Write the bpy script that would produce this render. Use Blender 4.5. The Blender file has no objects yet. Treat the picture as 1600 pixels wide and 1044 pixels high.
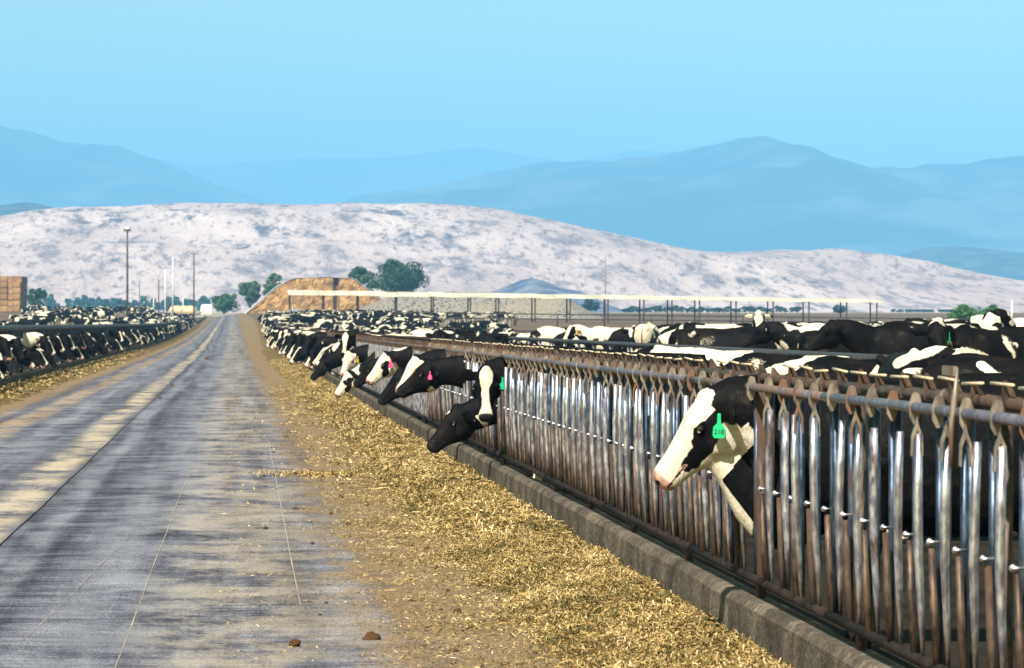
import bpy, bmesh, math, random
import numpy as np
from mathutils import Vector, Matrix, Euler, noise

random.seed(7)
rng = np.random.default_rng(7)
scene = bpy.context.scene
COL = scene.collection
R = math.radians

# ------------------------------------------------------------------ camera
F = 7000.0                      # focal length in pixels of the 1600 px wide photograph
YAW = math.atan(435 / F)
PITCH = math.atan(34 / F)
CAM_H = 1.70
cam_d = bpy.data.cameras.new('camera')
cam_d.sensor_width = 36
cam_d.lens = F / 1600 * 36
cam_d.clip_start = 0.5
cam_d.clip_end = 90000
cam_d.dof.use_dof = True
cam_d.dof.focus_distance = 34
cam_d.dof.aperture_fstop = 14
cam = bpy.data.objects.new('camera', cam_d)
COL.objects.link(cam)
cam.location = (0, 0, CAM_H)
cam.rotation_euler = Euler((R(90) - PITCH, 0, -YAW), 'XYZ')
scene.camera = cam

# ------------------------------------------------------------------ sky, sun, exposure
SUN = Vector((0.47, 1.0, -1.16)).normalized()        # direction the light travels
SUN_EL = math.asin(-SUN.z)
SUN_ROT = math.atan2(-SUN.x, -SUN.y)
world = bpy.data.worlds.new('World')
scene.world = world
world.use_nodes = True
wn, wl = world.node_tree.nodes, world.node_tree.links
wn.clear()
sky = wn.new('ShaderNodeTexSky')
sky.sky_type = 'NISHITA'
sky.sun_disc = False
sky.sun_elevation = SUN_EL
sky.sun_rotation = SUN_ROT
sky.altitude = 100
sky.air_density = 1.0
sky.dust_density = 0.6
sky.ozone_density = 2.5
tint = wn.new('ShaderNodeMix'); tint.data_type = 'RGBA'; tint.blend_type = 'MULTIPLY'
tint.inputs[0].default_value = 1.0
tint.inputs[7].default_value = (2.1, 1.95, 0.86, 1)
bg = wn.new('ShaderNodeBackground'); bg.inputs[1].default_value = 0.05
wo = wn.new('ShaderNodeOutputWorld')
wl.new(sky.outputs[0], tint.inputs[6]); wl.new(tint.outputs[2], bg.inputs[0]); wl.new(bg.outputs[0], wo.inputs[0])

sun_d = bpy.data.lights.new('sun', 'SUN')
sun_d.energy = 5.0
sun_d.angle = R(0.5)
sun_d.color = (1.0, 0.95, 0.87)
sun = bpy.data.objects.new('sun', sun_d)
COL.objects.link(sun)
sun.rotation_euler = SUN.to_track_quat('-Z', 'Y').to_euler()
sun.location = (-20, -60, 80)

scene.view_settings.view_transform = 'Standard'
scene.view_settings.look = 'None'
scene.view_settings.exposure = 0.95
scene.view_settings.gamma = 1.0
scene.view_settings.use_curve_mapping = False
scene.render.engine = 'CYCLES'
scene.cycles.use_denoising = True
scene.cycles.max_bounces = 6
scene.cycles.diffuse_bounces = 2
scene.cycles.glossy_bounces = 2
scene.cycles.transparent_max_bounces = 6
scene.cycles.volume_bounces = 0
scene.cycles.sample_clamp_indirect = 6


# ------------------------------------------------------------------ helpers
def world_x(px, Y):
    return Y * math.tan(math.atan((px - 800) / F) + YAW)


def world_z(py, Y):
    return CAM_H - (py - 488) / F * Y


def tag(o, label=None, cat=None, group=None, kind=None):
    if label: o['label'] = label
    if cat: o['category'] = cat
    if group: o['group'] = group
    if kind: o['kind'] = kind
    return o


def empty(name, loc=(0, 0, 0), rz=0.0):
    o = bpy.data.objects.new(name, None)
    COL.objects.link(o)
    o.location = loc
    o.rotation_euler = (0, 0, rz)
    o.empty_display_size = 0.2
    return o


def link(name, me, parent=None, mat=None, loc=None):
    o = bpy.data.objects.new(name, me)
    COL.objects.link(o)
    if parent: o.parent = parent
    if mat and not me.materials: me.materials.append(mat)
    if loc is not None: o.location = loc
    return o


def copy_tree(o, parent=None):
    c = o.copy()
    COL.objects.link(c)
    c.parent = parent
    for ch in o.children:
        copy_tree(ch, c)
    return c


class MB:
    """collects polygons; build() links them as one mesh object"""
    def __init__(s):
        s.v, s.f = [], []

    def add(s, vs, fs):
        n = len(s.v)
        s.v += [tuple(p) for p in vs]
        s.f += [tuple(i + n for i in f) for f in fs]

    def box(s, a, b, M=None):
        x0, y0, z0 = a; x1, y1, z1 = b
        vs = [Vector(p) for p in ((x0, y0, z0), (x1, y0, z0), (x1, y1, z0), (x0, y1, z0), (x0, y0, z1), (x1, y0, z1), (x1, y1, z1), (x0, y1, z1))]
        if M: vs = [M @ p for p in vs]
        s.add(vs, [(0, 3, 2, 1), (4, 5, 6, 7), (0, 1, 5, 4), (1, 2, 6, 5), (2, 3, 7, 6), (3, 0, 4, 7)])

    def tube(s, pts, rad, n=10, cap=True):
        pts = [Vector(p) for p in pts]
        rads = rad if hasattr(rad, '__len__') else [rad] * len(pts)
        prev = None
        rings = []
        for i, p in enumerate(pts):
            d = (pts[min(i + 1, len(pts) - 1)] - pts[max(i - 1, 0)]).normalized()
            if prev is None:
                up = Vector((0, 0, 1)) if abs(d.z) < 0.9 else Vector((0, 1, 0))
                a = d.cross(up).normalized()
            else:
                a = (prev - d * prev.dot(d)).normalized()
            prev = a
            b = d.cross(a)
            rings.append([p + (a * math.cos(t) + b * math.sin(t)) * rads[i] for t in (2 * math.pi * k / n for k in range(n))])
        s.rings(rings, cap)

    def rings(s, rings, cap=True):
        n = len(rings[0])
        vs = [p for r in rings for p in r]
        fs = []
        for i in range(len(rings) - 1):
            for k in range(n):
                a, b = i * n + k, i * n + (k + 1) % n
                fs.append((a, b, b + n, a + n))
        if cap:
            fs.append(tuple(range(n - 1, -1, -1)))
            fs.append(tuple(range((len(rings) - 1) * n, len(rings) * n)))
        s.add(vs, fs)

    def ellipsoid(s, c, ax, M=None, nu=14, nv=9):
        c = Vector(c)
        rings = []
        for j in range(nv):
            t = math.pi * (j + 0.35) / (nv - 0.3)
            rings.append([])
            for k in range(nu):
                p = 2 * math.pi * k / nu
                q = Vector((ax[0] * math.sin(t) * math.cos(p), ax[1] * math.sin(t) * math.sin(p), ax[2] * math.cos(t)))
                rings[-1].append(c + ((M @ q) if M else q))
        s.rings(rings)

    def mesh(s, name, mat=None, smooth=False):
        me = bpy.data.meshes.new(name)
        me.from_pydata(s.v, [], s.f)
        if mat: me.materials.append(mat)
        if smooth: me.shade_smooth()
        me.update()
        return me

    def build(s, name, mat=None, parent=None, smooth=False):
        bm = bmesh.new()
        me = s.mesh(name, mat, smooth)
        bm.from_mesh(me)
        bmesh.ops.recalc_face_normals(bm, faces=bm.faces)
        bm.to_mesh(me); bm.free()
        if smooth: me.shade_smooth()
        return link(name, me, parent)


def grid_mesh(name, xs, ys, fn, mat=None, smooth=True):
    """fn(X, Y) arrays -> (x, y, z) arrays"""
    X, Y = np.meshgrid(np.asarray(xs, float), np.asarray(ys, float))
    px, py, pz = fn(X, Y)
    co = np.stack([px, py, pz], -1).reshape(-1, 3)
    nx, ny = len(xs), len(ys)
    i = np.arange((ny - 1) * (nx - 1))
    a = (i // (nx - 1)) * nx + i % (nx - 1)
    q = np.stack([a, a + 1, a + nx + 1, a + nx], -1)
    return np_mesh(name, co, q, mat, smooth)


def np_mesh(name, co, quads, mat=None, smooth=False):
    me = bpy.data.meshes.new(name)
    n, k = quads.shape
    me.vertices.add(len(co)); me.vertices.foreach_set('co', co.astype(np.float32).ravel())
    me.loops.add(n * k); me.loops.foreach_set('vertex_index', quads.astype(np.int32).ravel())
    me.polygons.add(n)
    me.polygons.foreach_set('loop_start', (np.arange(n) * k).astype(np.int32))
    me.polygons.foreach_set('loop_total', np.full(n, k, np.int32))
    me.update(calc_edges=True)
    if mat: me.materials.append(mat)
    if smooth: me.shade_smooth()
    return me


# ------------------------------------------------------------------ materials
class NT:
    def __init__(s, name, rough=0.8, metal=0.0, spec=0.3):
        s.m = bpy.data.materials.new(name)
        s.m.use_nodes = True
        s.nt = s.m.node_tree
        s.p = s.nt.nodes['Principled BSDF']
        s.p.inputs['Roughness'].default_value = rough
        s.p.inputs['Metallic'].default_value = metal
        s.p.inputs['Specular IOR Level'].default_value = spec
        s.out = s.nt.nodes['Material Output']

    def n(s, t, **kw):
        o = s.nt.nodes.new(t)
        for k, v in kw.items(): setattr(o, k, v)
        return o

    def l(s, a, b): s.nt.links.new(a, b)

    def put(s, sock, v):
        if hasattr(v, 'links'): s.l(v, sock)
        else: sock.default_value = v

    def math(s, op, a, b=0.0, c=0.0, clamp=False):
        o = s.n('ShaderNodeMath', operation=op, use_clamp=clamp)
        s.put(o.inputs[0], a); s.put(o.inputs[1], b); s.put(o.inputs[2], c)
        return o.outputs[0]

    def vmath(s, op, a, b):
        o = s.n('ShaderNodeVectorMath', operation=op)
        s.put(o.inputs[0], a); s.put(o.inputs[1], b)
        return o.outputs[0]

    def coord(s, scale=(1, 1, 1), kind='Object', off=(0, 0, 0)):
        tc = s.n('ShaderNodeTexCoord')
        mp = s.n('ShaderNodeMapping')
        mp.inputs['Scale'].default_value = scale
        mp.inputs['Location'].default_value = off
        s.l(tc.outputs[kind], mp.inputs[0])
        return mp.outputs[0]

    def noise(s, vec, scale=5, detail=4, rough=0.55, dist=0.0):
        o = s.n('ShaderNodeTexNoise')
        s.l(vec, o.inputs['Vector'])
        o.inputs['Scale'].default_value = scale
        o.inputs['Detail'].default_value = detail
        o.inputs['Roughness'].default_value = rough
        o.inputs['Distortion'].default_value = dist
        return o.outputs[0]

    def ramp(s, fac, stops, interp='LINEAR'):
        o = s.n('ShaderNodeValToRGB')
        e = o.color_ramp.elements
        o.color_ramp.interpolation = interp
        while len(e) < len(stops): e.new(0.5)
        for i, (p, c) in enumerate(stops):
            e[i].position = p
            e[i].color = (c, c, c, 1) if not hasattr(c, '__len__') else (*c, 1)
        s.l(fac, o.inputs[0])
        return o.outputs[0]

    def step(s, v, a, b):
        o = s.n('ShaderNodeMapRange', interpolation_type='SMOOTHSTEP')
        s.put(o.inputs[0], v); o.inputs[1].default_value = a; o.inputs[2].default_value = b
        return o.outputs[0]

    def mix(s, fac, a, b, mode='MIX'):
        o = s.n('ShaderNodeMix', data_type='RGBA', blend_type=mode)
        s.put(o.inputs[0], fac)
        for sock, v in ((o.inputs[6], a), (o.inputs[7], b)):
            if hasattr(v, 'links'): s.l(v, sock)
            else: sock.default_value = (*v, 1)
        return o.outputs[2]

    def bump(s, h, strength=0.4, dist=0.02):
        o = s.n('ShaderNodeBump')
        o.inputs['Strength'].default_value = strength
        o.inputs['Distance'].default_value = dist
        s.l(h, o.inputs['Height'])
        s.l(o.outputs[0], s.p.inputs['Normal'])

    def color(s, c): s.put(s.p.inputs['Base Color'], c if hasattr(c, 'links') else (*c, 1))
    def sep(s, vec):
        o = s.n('ShaderNodeSeparateXYZ'); s.l(vec, o.inputs[0]); return o.outputs
    def rnd(s): return s.n('ShaderNodeObjectInfo').outputs['Random']


def simple(name, c0, c1, scale=4, rough=0.85, metal=0, spec=0.25, bump=0.0, bscale=None, detail=5, dist=0.01, vary=0.0):
    t = NT(name, rough, metal, spec)
    v = t.coord()
    nn = t.noise(v, scale, detail)
    c = t.mix(t.step(nn, 0.32, 0.68), c0, c1)
    if vary:
        r = t.math('MULTIPLY_ADD', t.rnd(), vary * 2, 1 - vary)
        c = t.mix(1.0, c, t.n('ShaderNodeCombineXYZ').outputs[0], 'MIX') if False else t.vmath('MULTIPLY', c, t.comb(r))
    t.color(c)
    if bump: t.bump(t.noise(v, bscale or scale * 6, 4), bump, dist)
    return t.m


def _comb(s, r):
    o = s.n('ShaderNodeCombineXYZ')
    for i in range(3): s.l(r, o.inputs[i])
    return o.outputs[0]


NT.comb = _comb

# --- ground sheet: dry trampled earth near, straw-coloured plain further off
t = NT('earth', 0.95, 0, 0.1)
v = t.coord()
xyz = t.sep(v)
near = t.mix(t.step(t.noise(v, 0.35, 6), 0.3, 0.7), (0.075, 0.050, 0.036), (0.165, 0.112, 0.075))
near = t.mix(t.step(t.noise(v, 3.0, 5), 0.55, 0.75), near, (0.21, 0.15, 0.105))
far = t.mix(t.step(t.noise(v, 0.004, 4), 0.35, 0.65), (0.26, 0.21, 0.13), (0.36, 0.29, 0.20))
far = t.mix(t.step(t.noise(v, 0.0017, 3), 0.56, 0.6), far, (0.10, 0.16, 0.07))
t.color(t.mix(t.step(xyz[1], 1000, 1500), near, far))
t.bump(t.noise(v, 5, 6), 0.6, 0.06)
M_EARTH = t.m

# --- concrete feed alley
def road_mat(name, dustier):
    t = NT(name, 0.95, 0, 0.04)
    v = t.coord()
    x, y, z = t.sep(v)
    # cross streaks left by the scraper, lengthwise wear, fine grit
    n1 = t.noise(t.coord((0.9, 1.1, 1)), 0.9, 8, 0.70, 0.2)
    n2 = t.noise(t.coord((0.8, 3.6, 1)), 1.5, 8, 0.74, 0.1)
    n4 = t.noise(t.coord((2.6, 0.05, 1)), 1.1, 4, 0.6)
    n3 = t.noise(t.coord((16, 4.5, 9)), 3.6, 6, 0.85)
    m = t.math('ADD', t.math('ADD', t.math('MULTIPLY', n1, 0.34), t.math('MULTIPLY', n2, 0.36)), t.math('MULTIPLY', n4, 0.30))
    base = t.ramp(m, [(0.37, (0.013, 0.0135, 0.021)), (0.46, (0.055, 0.057, 0.076)), (0.53, (0.128, 0.131, 0.162)), (0.64, (0.29, 0.29, 0.325))])
    base = t.mix(t.step(n3, 0.36, 0.62), t.vmath('MULTIPLY', base, (0.34, 0.34, 0.37)), t.vmath('MULTIPLY', base, (1.30, 1.28, 1.26)))
    # polished wheel tracks, pale
    wob = t.math('MULTIPLY', t.math('SUBTRACT', t.noise(t.coord((0.4, 0.05, 1)), 1.0, 2), 0.5), 0.5)
    xx = t.math('ADD', x, wob)
    def band(c, w, soft):
        return t.step(t.math('ABSOLUTE', t.math('SUBTRACT', xx, c)), w + soft, w)
    pn = t.math('MULTIPLY', t.step(t.noise(t.coord((1.2, 0.55, 1)), 1.0, 9, 0.76), 0.40, 0.60), t.step(n3, 0.25, 0.55))
    def over(b, cen, w, soft, col, k):
        return t.mix(t.math('MULTIPLY', t.math('MULTIPLY', band(cen, w, soft), pn), k), b, col)
    pale = (0.26, 0.27, 0.31)
    tan = (0.42, 0.29, 0.165)
    cream = (0.40, 0.33, 0.245)
    for c_, w_, s_, col_, k_ in dustier:
        base = over(base, c_, w_, s_, {'p': pale, 't': tan, 'c': cream}[col_], k_)
    # blown chaff towards the feed strips
    ch = t.noise(t.coord((2.4, 0.5, 1)), 1.3, 9, 0.76)
    edge = t.math('MAXIMUM', t.step(x, 0.15, 1.35), t.step(x, -3.7, -4.7))
    k = t.step(t.math('ADD', t.math('MULTIPLY', edge, 0.44), t.math('MULTIPLY', ch, 0.95)), 0.56, 0.86)
    base = t.mix(t.math('MULTIPLY', k, 0.9), base, t.mix(t.step(n3, 0.4, 0.7), (0.115, 0.080, 0.052), (0.40, 0.265, 0.115)))
    # fine pale crumbs
    cr = t.step(t.noise(t.coord((1, 1, 1)), 26, 2, 0.5), 0.70, 0.74)
    base = t.mix(t.math('MULTIPLY', cr, 0.75), base, (0.46, 0.37, 0.23))
    t.color(base)
    t.bump(t.math('ADD', n3, t.math('MULTIPLY', n2, 2.0)), 0.35, 0.006)
    return t.m

M_ROAD_A = road_mat('worn_concrete', [(-0.62, 0.22, 0.45, 'p', 0.5), (-0.1, 0.12, 0.5, 'c', 0.55), (0.5, 0.15, 0.4, 'c', 0.4), (-1.55, 0.05, 0.12, 'p', 0.5)])
M_ROAD_B = road_mat('dusty_concrete', [(-2.05, 0.08, 0.26, 'c', 1.0), (-2.05, 0.06, 0.16, 'c', 0.5), (-2.95, 0.25, 0.3, 'p', 0.5), (-3.6, 0.12, 0.25, 't', 0.7)])

t = NT('kerb_concrete', 0.92, 0, 0.2)
v = t.coord()
n1 = t.noise(v, 2.2, 7, 0.65); n2 = t.noise(v, 28, 4, 0.6)
c = t.ramp(n1, [(0.32, (0.045, 0.035, 0.026)), (0.5, (0.14, 0.11, 0.08)), (0.68, (0.28, 0.23, 0.17))])
c = t.mix(t.step(n2, 0.40, 0.62), t.vmath('MULTIPLY', c, (0.42, 0.40, 0.38)), c)
dark_streak = t.step(t.noise(t.coord((0.3, 3.4, 0.9)), 1.35, 4, 0.6), 0.44, 0.62)  # darker uneven streaks, upright on the kerb face
c = t.mix(t.math('MULTIPLY', dark_streak, 0.6), c, (0.06, 0.047, 0.036))
t.color(c); t.bump(t.math('ADD', n2, t.math('MULTIPLY', n1, 1.5)), 0.9, 0.02)
M_KERB = t.m

# --- metals
def metal_mat(name, light, dark, rust, metal, r0, r1, rust_amount):
    t = NT(name, 0.3, metal, 0.5)
    v = t.coord((1, 1, 0.35))
    off = t.vmath('ADD', v, t.comb(t.math('MULTIPLY', t.rnd(), 40)))
    n1 = t.noise(off, 6, 6, 0.65)
    n2 = t.noise(off, 30, 4, 0.6)
    k = t.step(t.math('ADD', n1, t.math('MULTIPLY', t.math('SUBTRACT', t.rnd(), 0.5), 0.25)), 0.62 - rust_amount, 0.78 - rust_amount)
    base = t.mix(t.step(n2, 0.35, 0.7), dark, light)
    t.color(t.mix(k, base, t.mix(n2, rust, tuple(c * 2.0 for c in rust))))
    t.put(t.p.inputs['Metallic'], t.math('MULTIPLY', t.math('SUBTRACT', 1.0, k), metal))
    t.put(t.p.inputs['Roughness'], t.math('ADD', t.math('MULTIPLY', n1, r1 - r0), t.math('ADD', t.math('MULTIPLY', k, 0.4), r0)))
    t.bump(n2, 0.15, 0.002)
    return t.m

RUST = (0.13, 0.062, 0.032)
M_BRIGHT = metal_mat('polished_steel', (0.90, 0.87, 0.93), (0.30, 0.27, 0.34), (0.03, 0.02, 0.016), 1.0, 0.36, 0.52, 0.03)
M_GALV = metal_mat('galvanised_steel', (0.11, 0.145, 0.21), (0.03, 0.042, 0.065), (0.028, 0.017, 0.013), 0.9, 0.38, 0.6, 0.08)
M_RUST = metal_mat('rusty_steel', (0.15, 0.095, 0.065), (0.035, 0.022, 0.018), (0.04, 0.02, 0.012), 0.5, 0.45, 0.7, 0.14)
M_PLATE = metal_mat('weathered_plate', (0.33, 0.275, 0.21), (0.13, 0.10, 0.08), (0.09, 0.045, 0.025), 0.5, 0.4, 0.6, 0.14)
M_DARKPIPE = metal_mat('dark_pipe', (0.055, 0.05, 0.058), (0.022, 0.019, 0.022), (0.04, 0.022, 0.015), 0.25, 0.5, 0.7, 0.08)
M_TOPRAIL = metal_mat('blue_grey_rail', (0.22, 0.22, 0.28), (0.09, 0.085, 0.105), (0.09, 0.043, 0.022), 0.6, 0.4, 0.55, 0.10)
M_CREAM = simple('cream_rod', (0.55, 0.42, 0.27), (0.75, 0.62, 0.42), 9, 0.55, 0.2, 0.4)
M_BLACKSTEEL = simple('grimy_black_rail', (0.008, 0.007, 0.007), (0.028, 0.02, 0.016), 7, 0.8, 0.0, 0.08)

# --- feed
t = NT('chopped_feed', 0.9, 0, 0.15)
v = t.coord()
n1 = t.noise(v, 1.7, 6, 0.6); n2 = t.noise(v, 38, 4, 0.7)
c = t.mix(t.step(n1, 0.35, 0.65), (0.155, 0.10, 0.038), (0.26, 0.172, 0.064))
c = t.mix(t.step(n2, 0.35, 0.7), t.vmath('MULTIPLY', c, (0.40, 0.38, 0.33)), c)
c = t.mix(t.math('MULTIPLY', t.step(t.noise(v, 4, 4), 0.55, 0.7), 0.5), c, (0.15, 0.17, 0.055))
t.color(c); t.bump(n2, 1.0, 0.03)
M_FEED = t.m
t = NT('cut_straw', 0.75, 0, 0.25)
at = t.n('ShaderNodeAttribute', attribute_name='shade')
c = t.ramp(at.outputs['Fac'], [(0.0, (0.070, 0.070, 0.018)), (0.2, (0.125, 0.080, 0.028)), (0.45, (0.29, 0.188, 0.062)), (0.75, (0.46, 0.32, 0.125)), (1.0, (0.68, 0.54, 0.30))])
t.color(c)
M_STRAW = t.m
t = NT('dung_clod', 0.9, 0, 0.15)
v = t.coord(); n1 = t.noise(v, 22, 5, 0.65)
c = t.mix(t.step(n1, 0.3, 0.7), (0.055, 0.028, 0.014), (0.19, 0.095, 0.04))
c = t.mix(t.math('MULTIPLY', t.step(t.rnd(), 0.6, 0.8), 0.6), c, (0.38, 0.20, 0.075))
t.color(c); t.bump(n1, 1.0, 0.012)
M_CLOD = t.m

# --- coat
def coat_mat(name, designed):
    t = NT(name, 0.62, 0, 0.07)
    at = t.n('ShaderNodeAttribute', attribute_name='coat')
    sp = t.n('ShaderNodeSeparateColor'); t.l(at.outputs['Color'], sp.inputs[0])
    r, g, b = sp.outputs
    a = at.outputs['Alpha']
    v = t.coord()
    fine = t.math('SUBTRACT', t.noise(v, 34, 3), 0.5)
    if designed:
        w = t.step(t.math('ADD', t.math('SUBTRACT', r, 0.5), t.math('MULTIPLY', fine, 0.10)), -0.04, 0.04)
    else:
        oi = t.n('ShaderNodeObjectInfo')
        rn = oi.outputs['Random']
        oc = t.n('ShaderNodeSeparateColor'); t.l(oi.outputs['Color'], oc.inputs[0])
        off = t.vmath('ADD', v, t.comb(t.math('MULTIPLY', rn, 91.7)))
        n1 = t.math('SUBTRACT', t.noise(off, 1.35, 2, 0.5, 0.6), 0.5)
        r2 = oc.outputs[0]
        r3 = oc.outputs[1]
        q = t.math('MULTIPLY', t.math('MULTIPLY', n1, 10.0), a)
        q = t.math('ADD', q, t.math('MULTIPLY', t.math('SUBTRACT', r, 0.5), 3.0))
        q = t.math('ADD', q, t.math('MULTIPLY', t.math('MULTIPLY', t.math('SUBTRACT', r2, 0.5), 3.0), a))
        q = t.math('ADD', q, t.math('MULTIPLY', g, t.math('SUBTRACT', t.math('MULTIPLY', r3, 3.2), 1.2)))
        w = t.step(t.math('ADD', q, t.math('MULTIPLY', fine, 0.5)), -0.08, 0.10)
    dirt = t.step(t.noise(v, 3.0, 5, 0.6), 0.5, 0.75)
    white = t.mix(t.math('MULTIPLY', dirt, 0.55), (0.64, 0.58, 0.47), (0.32, 0.235, 0.14))
    black = t.mix(t.step(t.noise(v, 2.5, 3), 0.45, 0.75), (0.0026, 0.0025, 0.0034), (0.010, 0.0072, 0.006))
    hair = t.noise(t.coord((1, 1, 0.25)), 120, 3, 0.7)
    white = t.mix(t.step(hair, 0.35, 0.7), t.vmath('MULTIPLY', white, (0.78, 0.76, 0.72)), white)
    black = t.mix(t.math('MULTIPLY', t.step(t.noise(v, 5.5, 6, 0.7), 0.56, 0.74), 0.5), black, (0.045, 0.034, 0.026))
    c = t.mix(w, black, white)
    # bare skin of the muzzle: b 0.5 pink, b 1 black nostril / eyelid
    skin = t.mix(t.step(t.noise(v, 24, 4), 0.42, 0.66), (0.44, 0.245, 0.19), (0.20, 0.105, 0.085))
    skin = t.mix(t.step(a, .3, .1) if designed else oc.outputs[2], skin, (0.014, 0.012, 0.012))
    c = t.mix(t.step(b, 0.12, 0.45), c, skin)
    c = t.mix(t.step(b, 0.62, 0.85), c, (0.012, 0.010, 0.010))
    t.color(c)
    fold = t.noise(t.coord((1, 1, 0.55)), 7, 4, 0.6, 0.8)
    t.bump(t.math('ADD', t.math('MULTIPLY', fold, 4.0), t.noise(t.coord((1, 1, 0.4)), 70, 3, 0.6)), 0.5, 0.010)
    return t.m

M_COAT = coat_mat('cow_coat', False)
M_COATD = coat_mat('cow_coat_marked', True)
M_EYE = simple('eye_dark', (0.012, 0.009, 0.008), (0.03, 0.02, 0.015), 8, 0.08, 0, 0.6)
M_EYECORNER = simple('eye_corner', (0.5, 0.30, 0.27), (0.6, 0.42, 0.38), 30, 0.25, 0, 0.5)
M_TAG = {
    'green': simple('green_tag', (0.0, 0.36, 0.13), (0.0, 0.44, 0.17), 30, 0.5, 0, 0.4),
    'pink': simple('pink_tag', (0.75, 0.04, 0.16), (0.85, 0.06, 0.22), 30, 0.5, 0, 0.4),
    'yellow': simple('yellow_tag', (0.85, 0.50, 0.03), (0.95, 0.60, 0.05), 30, 0.5, 0, 0.4),
    'orange': simple('orange_tag', (0.85, 0.22, 0.03), (0.95, 0.28, 0.05), 30, 0.5, 0, 0.4)}
M_INK = simple('tag_ink', (0.01, 0.03, 0.02), (0.02, 0.04, 0.03), 20, 0.7)

# --- background
t = NT('dry_hillside', 0.95, 0, 0.05)
v = t.coord((1, 0.10, 1.6))
n1 = t.noise(v, 0.0065, 7, 0.66, 0.5); n2 = t.noise(v, 0.045, 6, 0.7); n3 = t.noise(v, 0.16, 4, 0.65)
c = t.mix(t.step(n1, 0.30, 0.70), (0.38, 0.29, 0.29), (0.58, 0.47, 0.455))
c = t.mix(t.math('MULTIPLY', t.step(n2, 0.48, 0.64), 0.75), c, (0.16, 0.13, 0.16))
sc = t.step(t.math('ADD', t.math('MULTIPLY', n1, 0.55), t.math('MULTIPLY', n2, 0.6)), 0.635, 0.69)
c = t.mix(t.math('MULTIPLY', sc, 0.75), c, (0.055, 0.058, 0.085))
c = t.mix(t.math('MULTIPLY', t.step(n3, 0.52, 0.64), 0.7), c, (0.14, 0.12, 0.15))
t.color(c); t.bump(n2, 0.6, 10.0)
M_HILL = t.m
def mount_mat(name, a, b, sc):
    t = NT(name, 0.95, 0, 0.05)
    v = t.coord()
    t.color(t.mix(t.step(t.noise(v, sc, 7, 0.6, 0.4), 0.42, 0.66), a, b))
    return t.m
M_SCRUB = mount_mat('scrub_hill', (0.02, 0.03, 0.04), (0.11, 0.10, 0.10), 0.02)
M_BUTTE = mount_mat('haze_tinted_scrub', (0.055, 0.075, 0.15), (0.22, 0.22, 0.26), 0.03)  # blue of distant haze mixed into the butte's own colour
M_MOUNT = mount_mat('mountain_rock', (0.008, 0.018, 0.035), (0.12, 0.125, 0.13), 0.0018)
M_LEAF = []
for nm, c0, c1 in (('leaf_dark', (0.012, 0.045, 0.020), (0.040, 0.095, 0.040)), ('leaf_olive', (0.05, 0.10, 0.05), (0.12, 0.18, 0.09)),
                   ('leaf_bright', (0.035, 0.11, 0.022), (0.085, 0.20, 0.05)), ('leaf_teal', (0.02, 0.065, 0.06), (0.055, 0.12, 0.11))):
    t = NT(nm, 0.6, 0, 0.3)
    at = t.n('ShaderNodeAttribute', attribute_name='shade')
    t.color(t.mix(at.outputs['Fac'], c0, c1))
    M_LEAF.append(t.m)
M_BARK = simple('bark', (0.10, 0.07, 0.05), (0.2, 0.15, 0.11), 3, 0.9, bump=0.5, dist=0.03)
M_SILAGE = simple('silage_face', (0.20, 0.105, 0.036), (0.44, 0.255, 0.10), 0.7, 0.95, bump=1.0, bscale=1.6, dist=0.6)
t = NT('tyre_cover', 0.85, 0, 0.2)
v = t.coord(); vo = t.n('ShaderNodeTexVoronoi'); vo.inputs['Scale'].default_value = 1.5; t.l(v, vo.inputs['Vector'])
c = t.mix(t.step(vo.outputs['Distance'], 0.30, 0.42), (0.05, 0.045, 0.042), (0.22, 0.195, 0.165))
t.color(t.mix(t.math('MULTIPLY', t.step(t.noise(v, 0.12, 4), 0.45, 0.65), 0.5), c, (0.27, 0.215, 0.145)))
M_TYRES = t.m
M_SHEET = simple('grey_plastic_sheet', (0.40, 0.40, 0.40), (0.60, 0.60, 0.60), 0.4, 0.5, 0, 0.5)
M_WHITE = simple('white_plastic', (0.68, 0.68, 0.66), (0.85, 0.85, 0.83), 0.8, 0.45, 0, 0.5)
M_ROOF = simple('pale_metal_roof', (0.46, 0.41, 0.30), (0.68, 0.63, 0.50), 0.3, 0.6, 0, 0.3, vary=0.1)
M_POST = simple('dark_steel_post', (0.035, 0.025, 0.03), (0.08, 0.055, 0.055), 2, 0.7, 0.2, 0.3)
M_POLE = simple('wood_pole', (0.055, 0.035, 0.035), (0.12, 0.08, 0.07), 1.5, 0.85)
M_PALEPOLE = simple('pale_pole', (0.55, 0.52, 0.48), (0.7, 0.68, 0.62), 1.5, 0.7)
M_BALE = simple('straw_bale', (0.23, 0.125, 0.055), (0.38, 0.22, 0.10), 0.9, 0.95, bump=0.8, bscale=3, dist=0.3, vary=0.22)
M_BLUEWALL = simple('pale_blue_boards', (0.28, 0.42, 0.66), (0.42, 0.55, 0.75), 0.4, 0.7)
M_LAMP = simple('lamp_housing', (0.45, 0.45, 0.45), (0.75, 0.75, 0.75), 4, 0.4, 0.3)

# ------------------------------------------------------------------ terrain
_R = np.array([(-50, .12), (0, 0), (100, -.24), (200, -.48), (262, -.63), (300, -.66), (345, -.40), (389, -.05), (467, .45), (600, .80), (930, 1.43), (2000, 1.6), (1e6, 1.6)])
_L = np.array([(-50, .12), (0, 0), (100, -.24), (200, -.48), (300, -.70), (390, -.84), (480, -.83), (608, -.60), (1000, .70), (2000, 1.55), (2400, 1.6), (1e6, 1.6)])


def sstep(a, b, x):
    q = np.clip((np.asarray(x, float) - a) / (b - a), 0, 1)
    return q * q * (3 - 2 * q)


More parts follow.
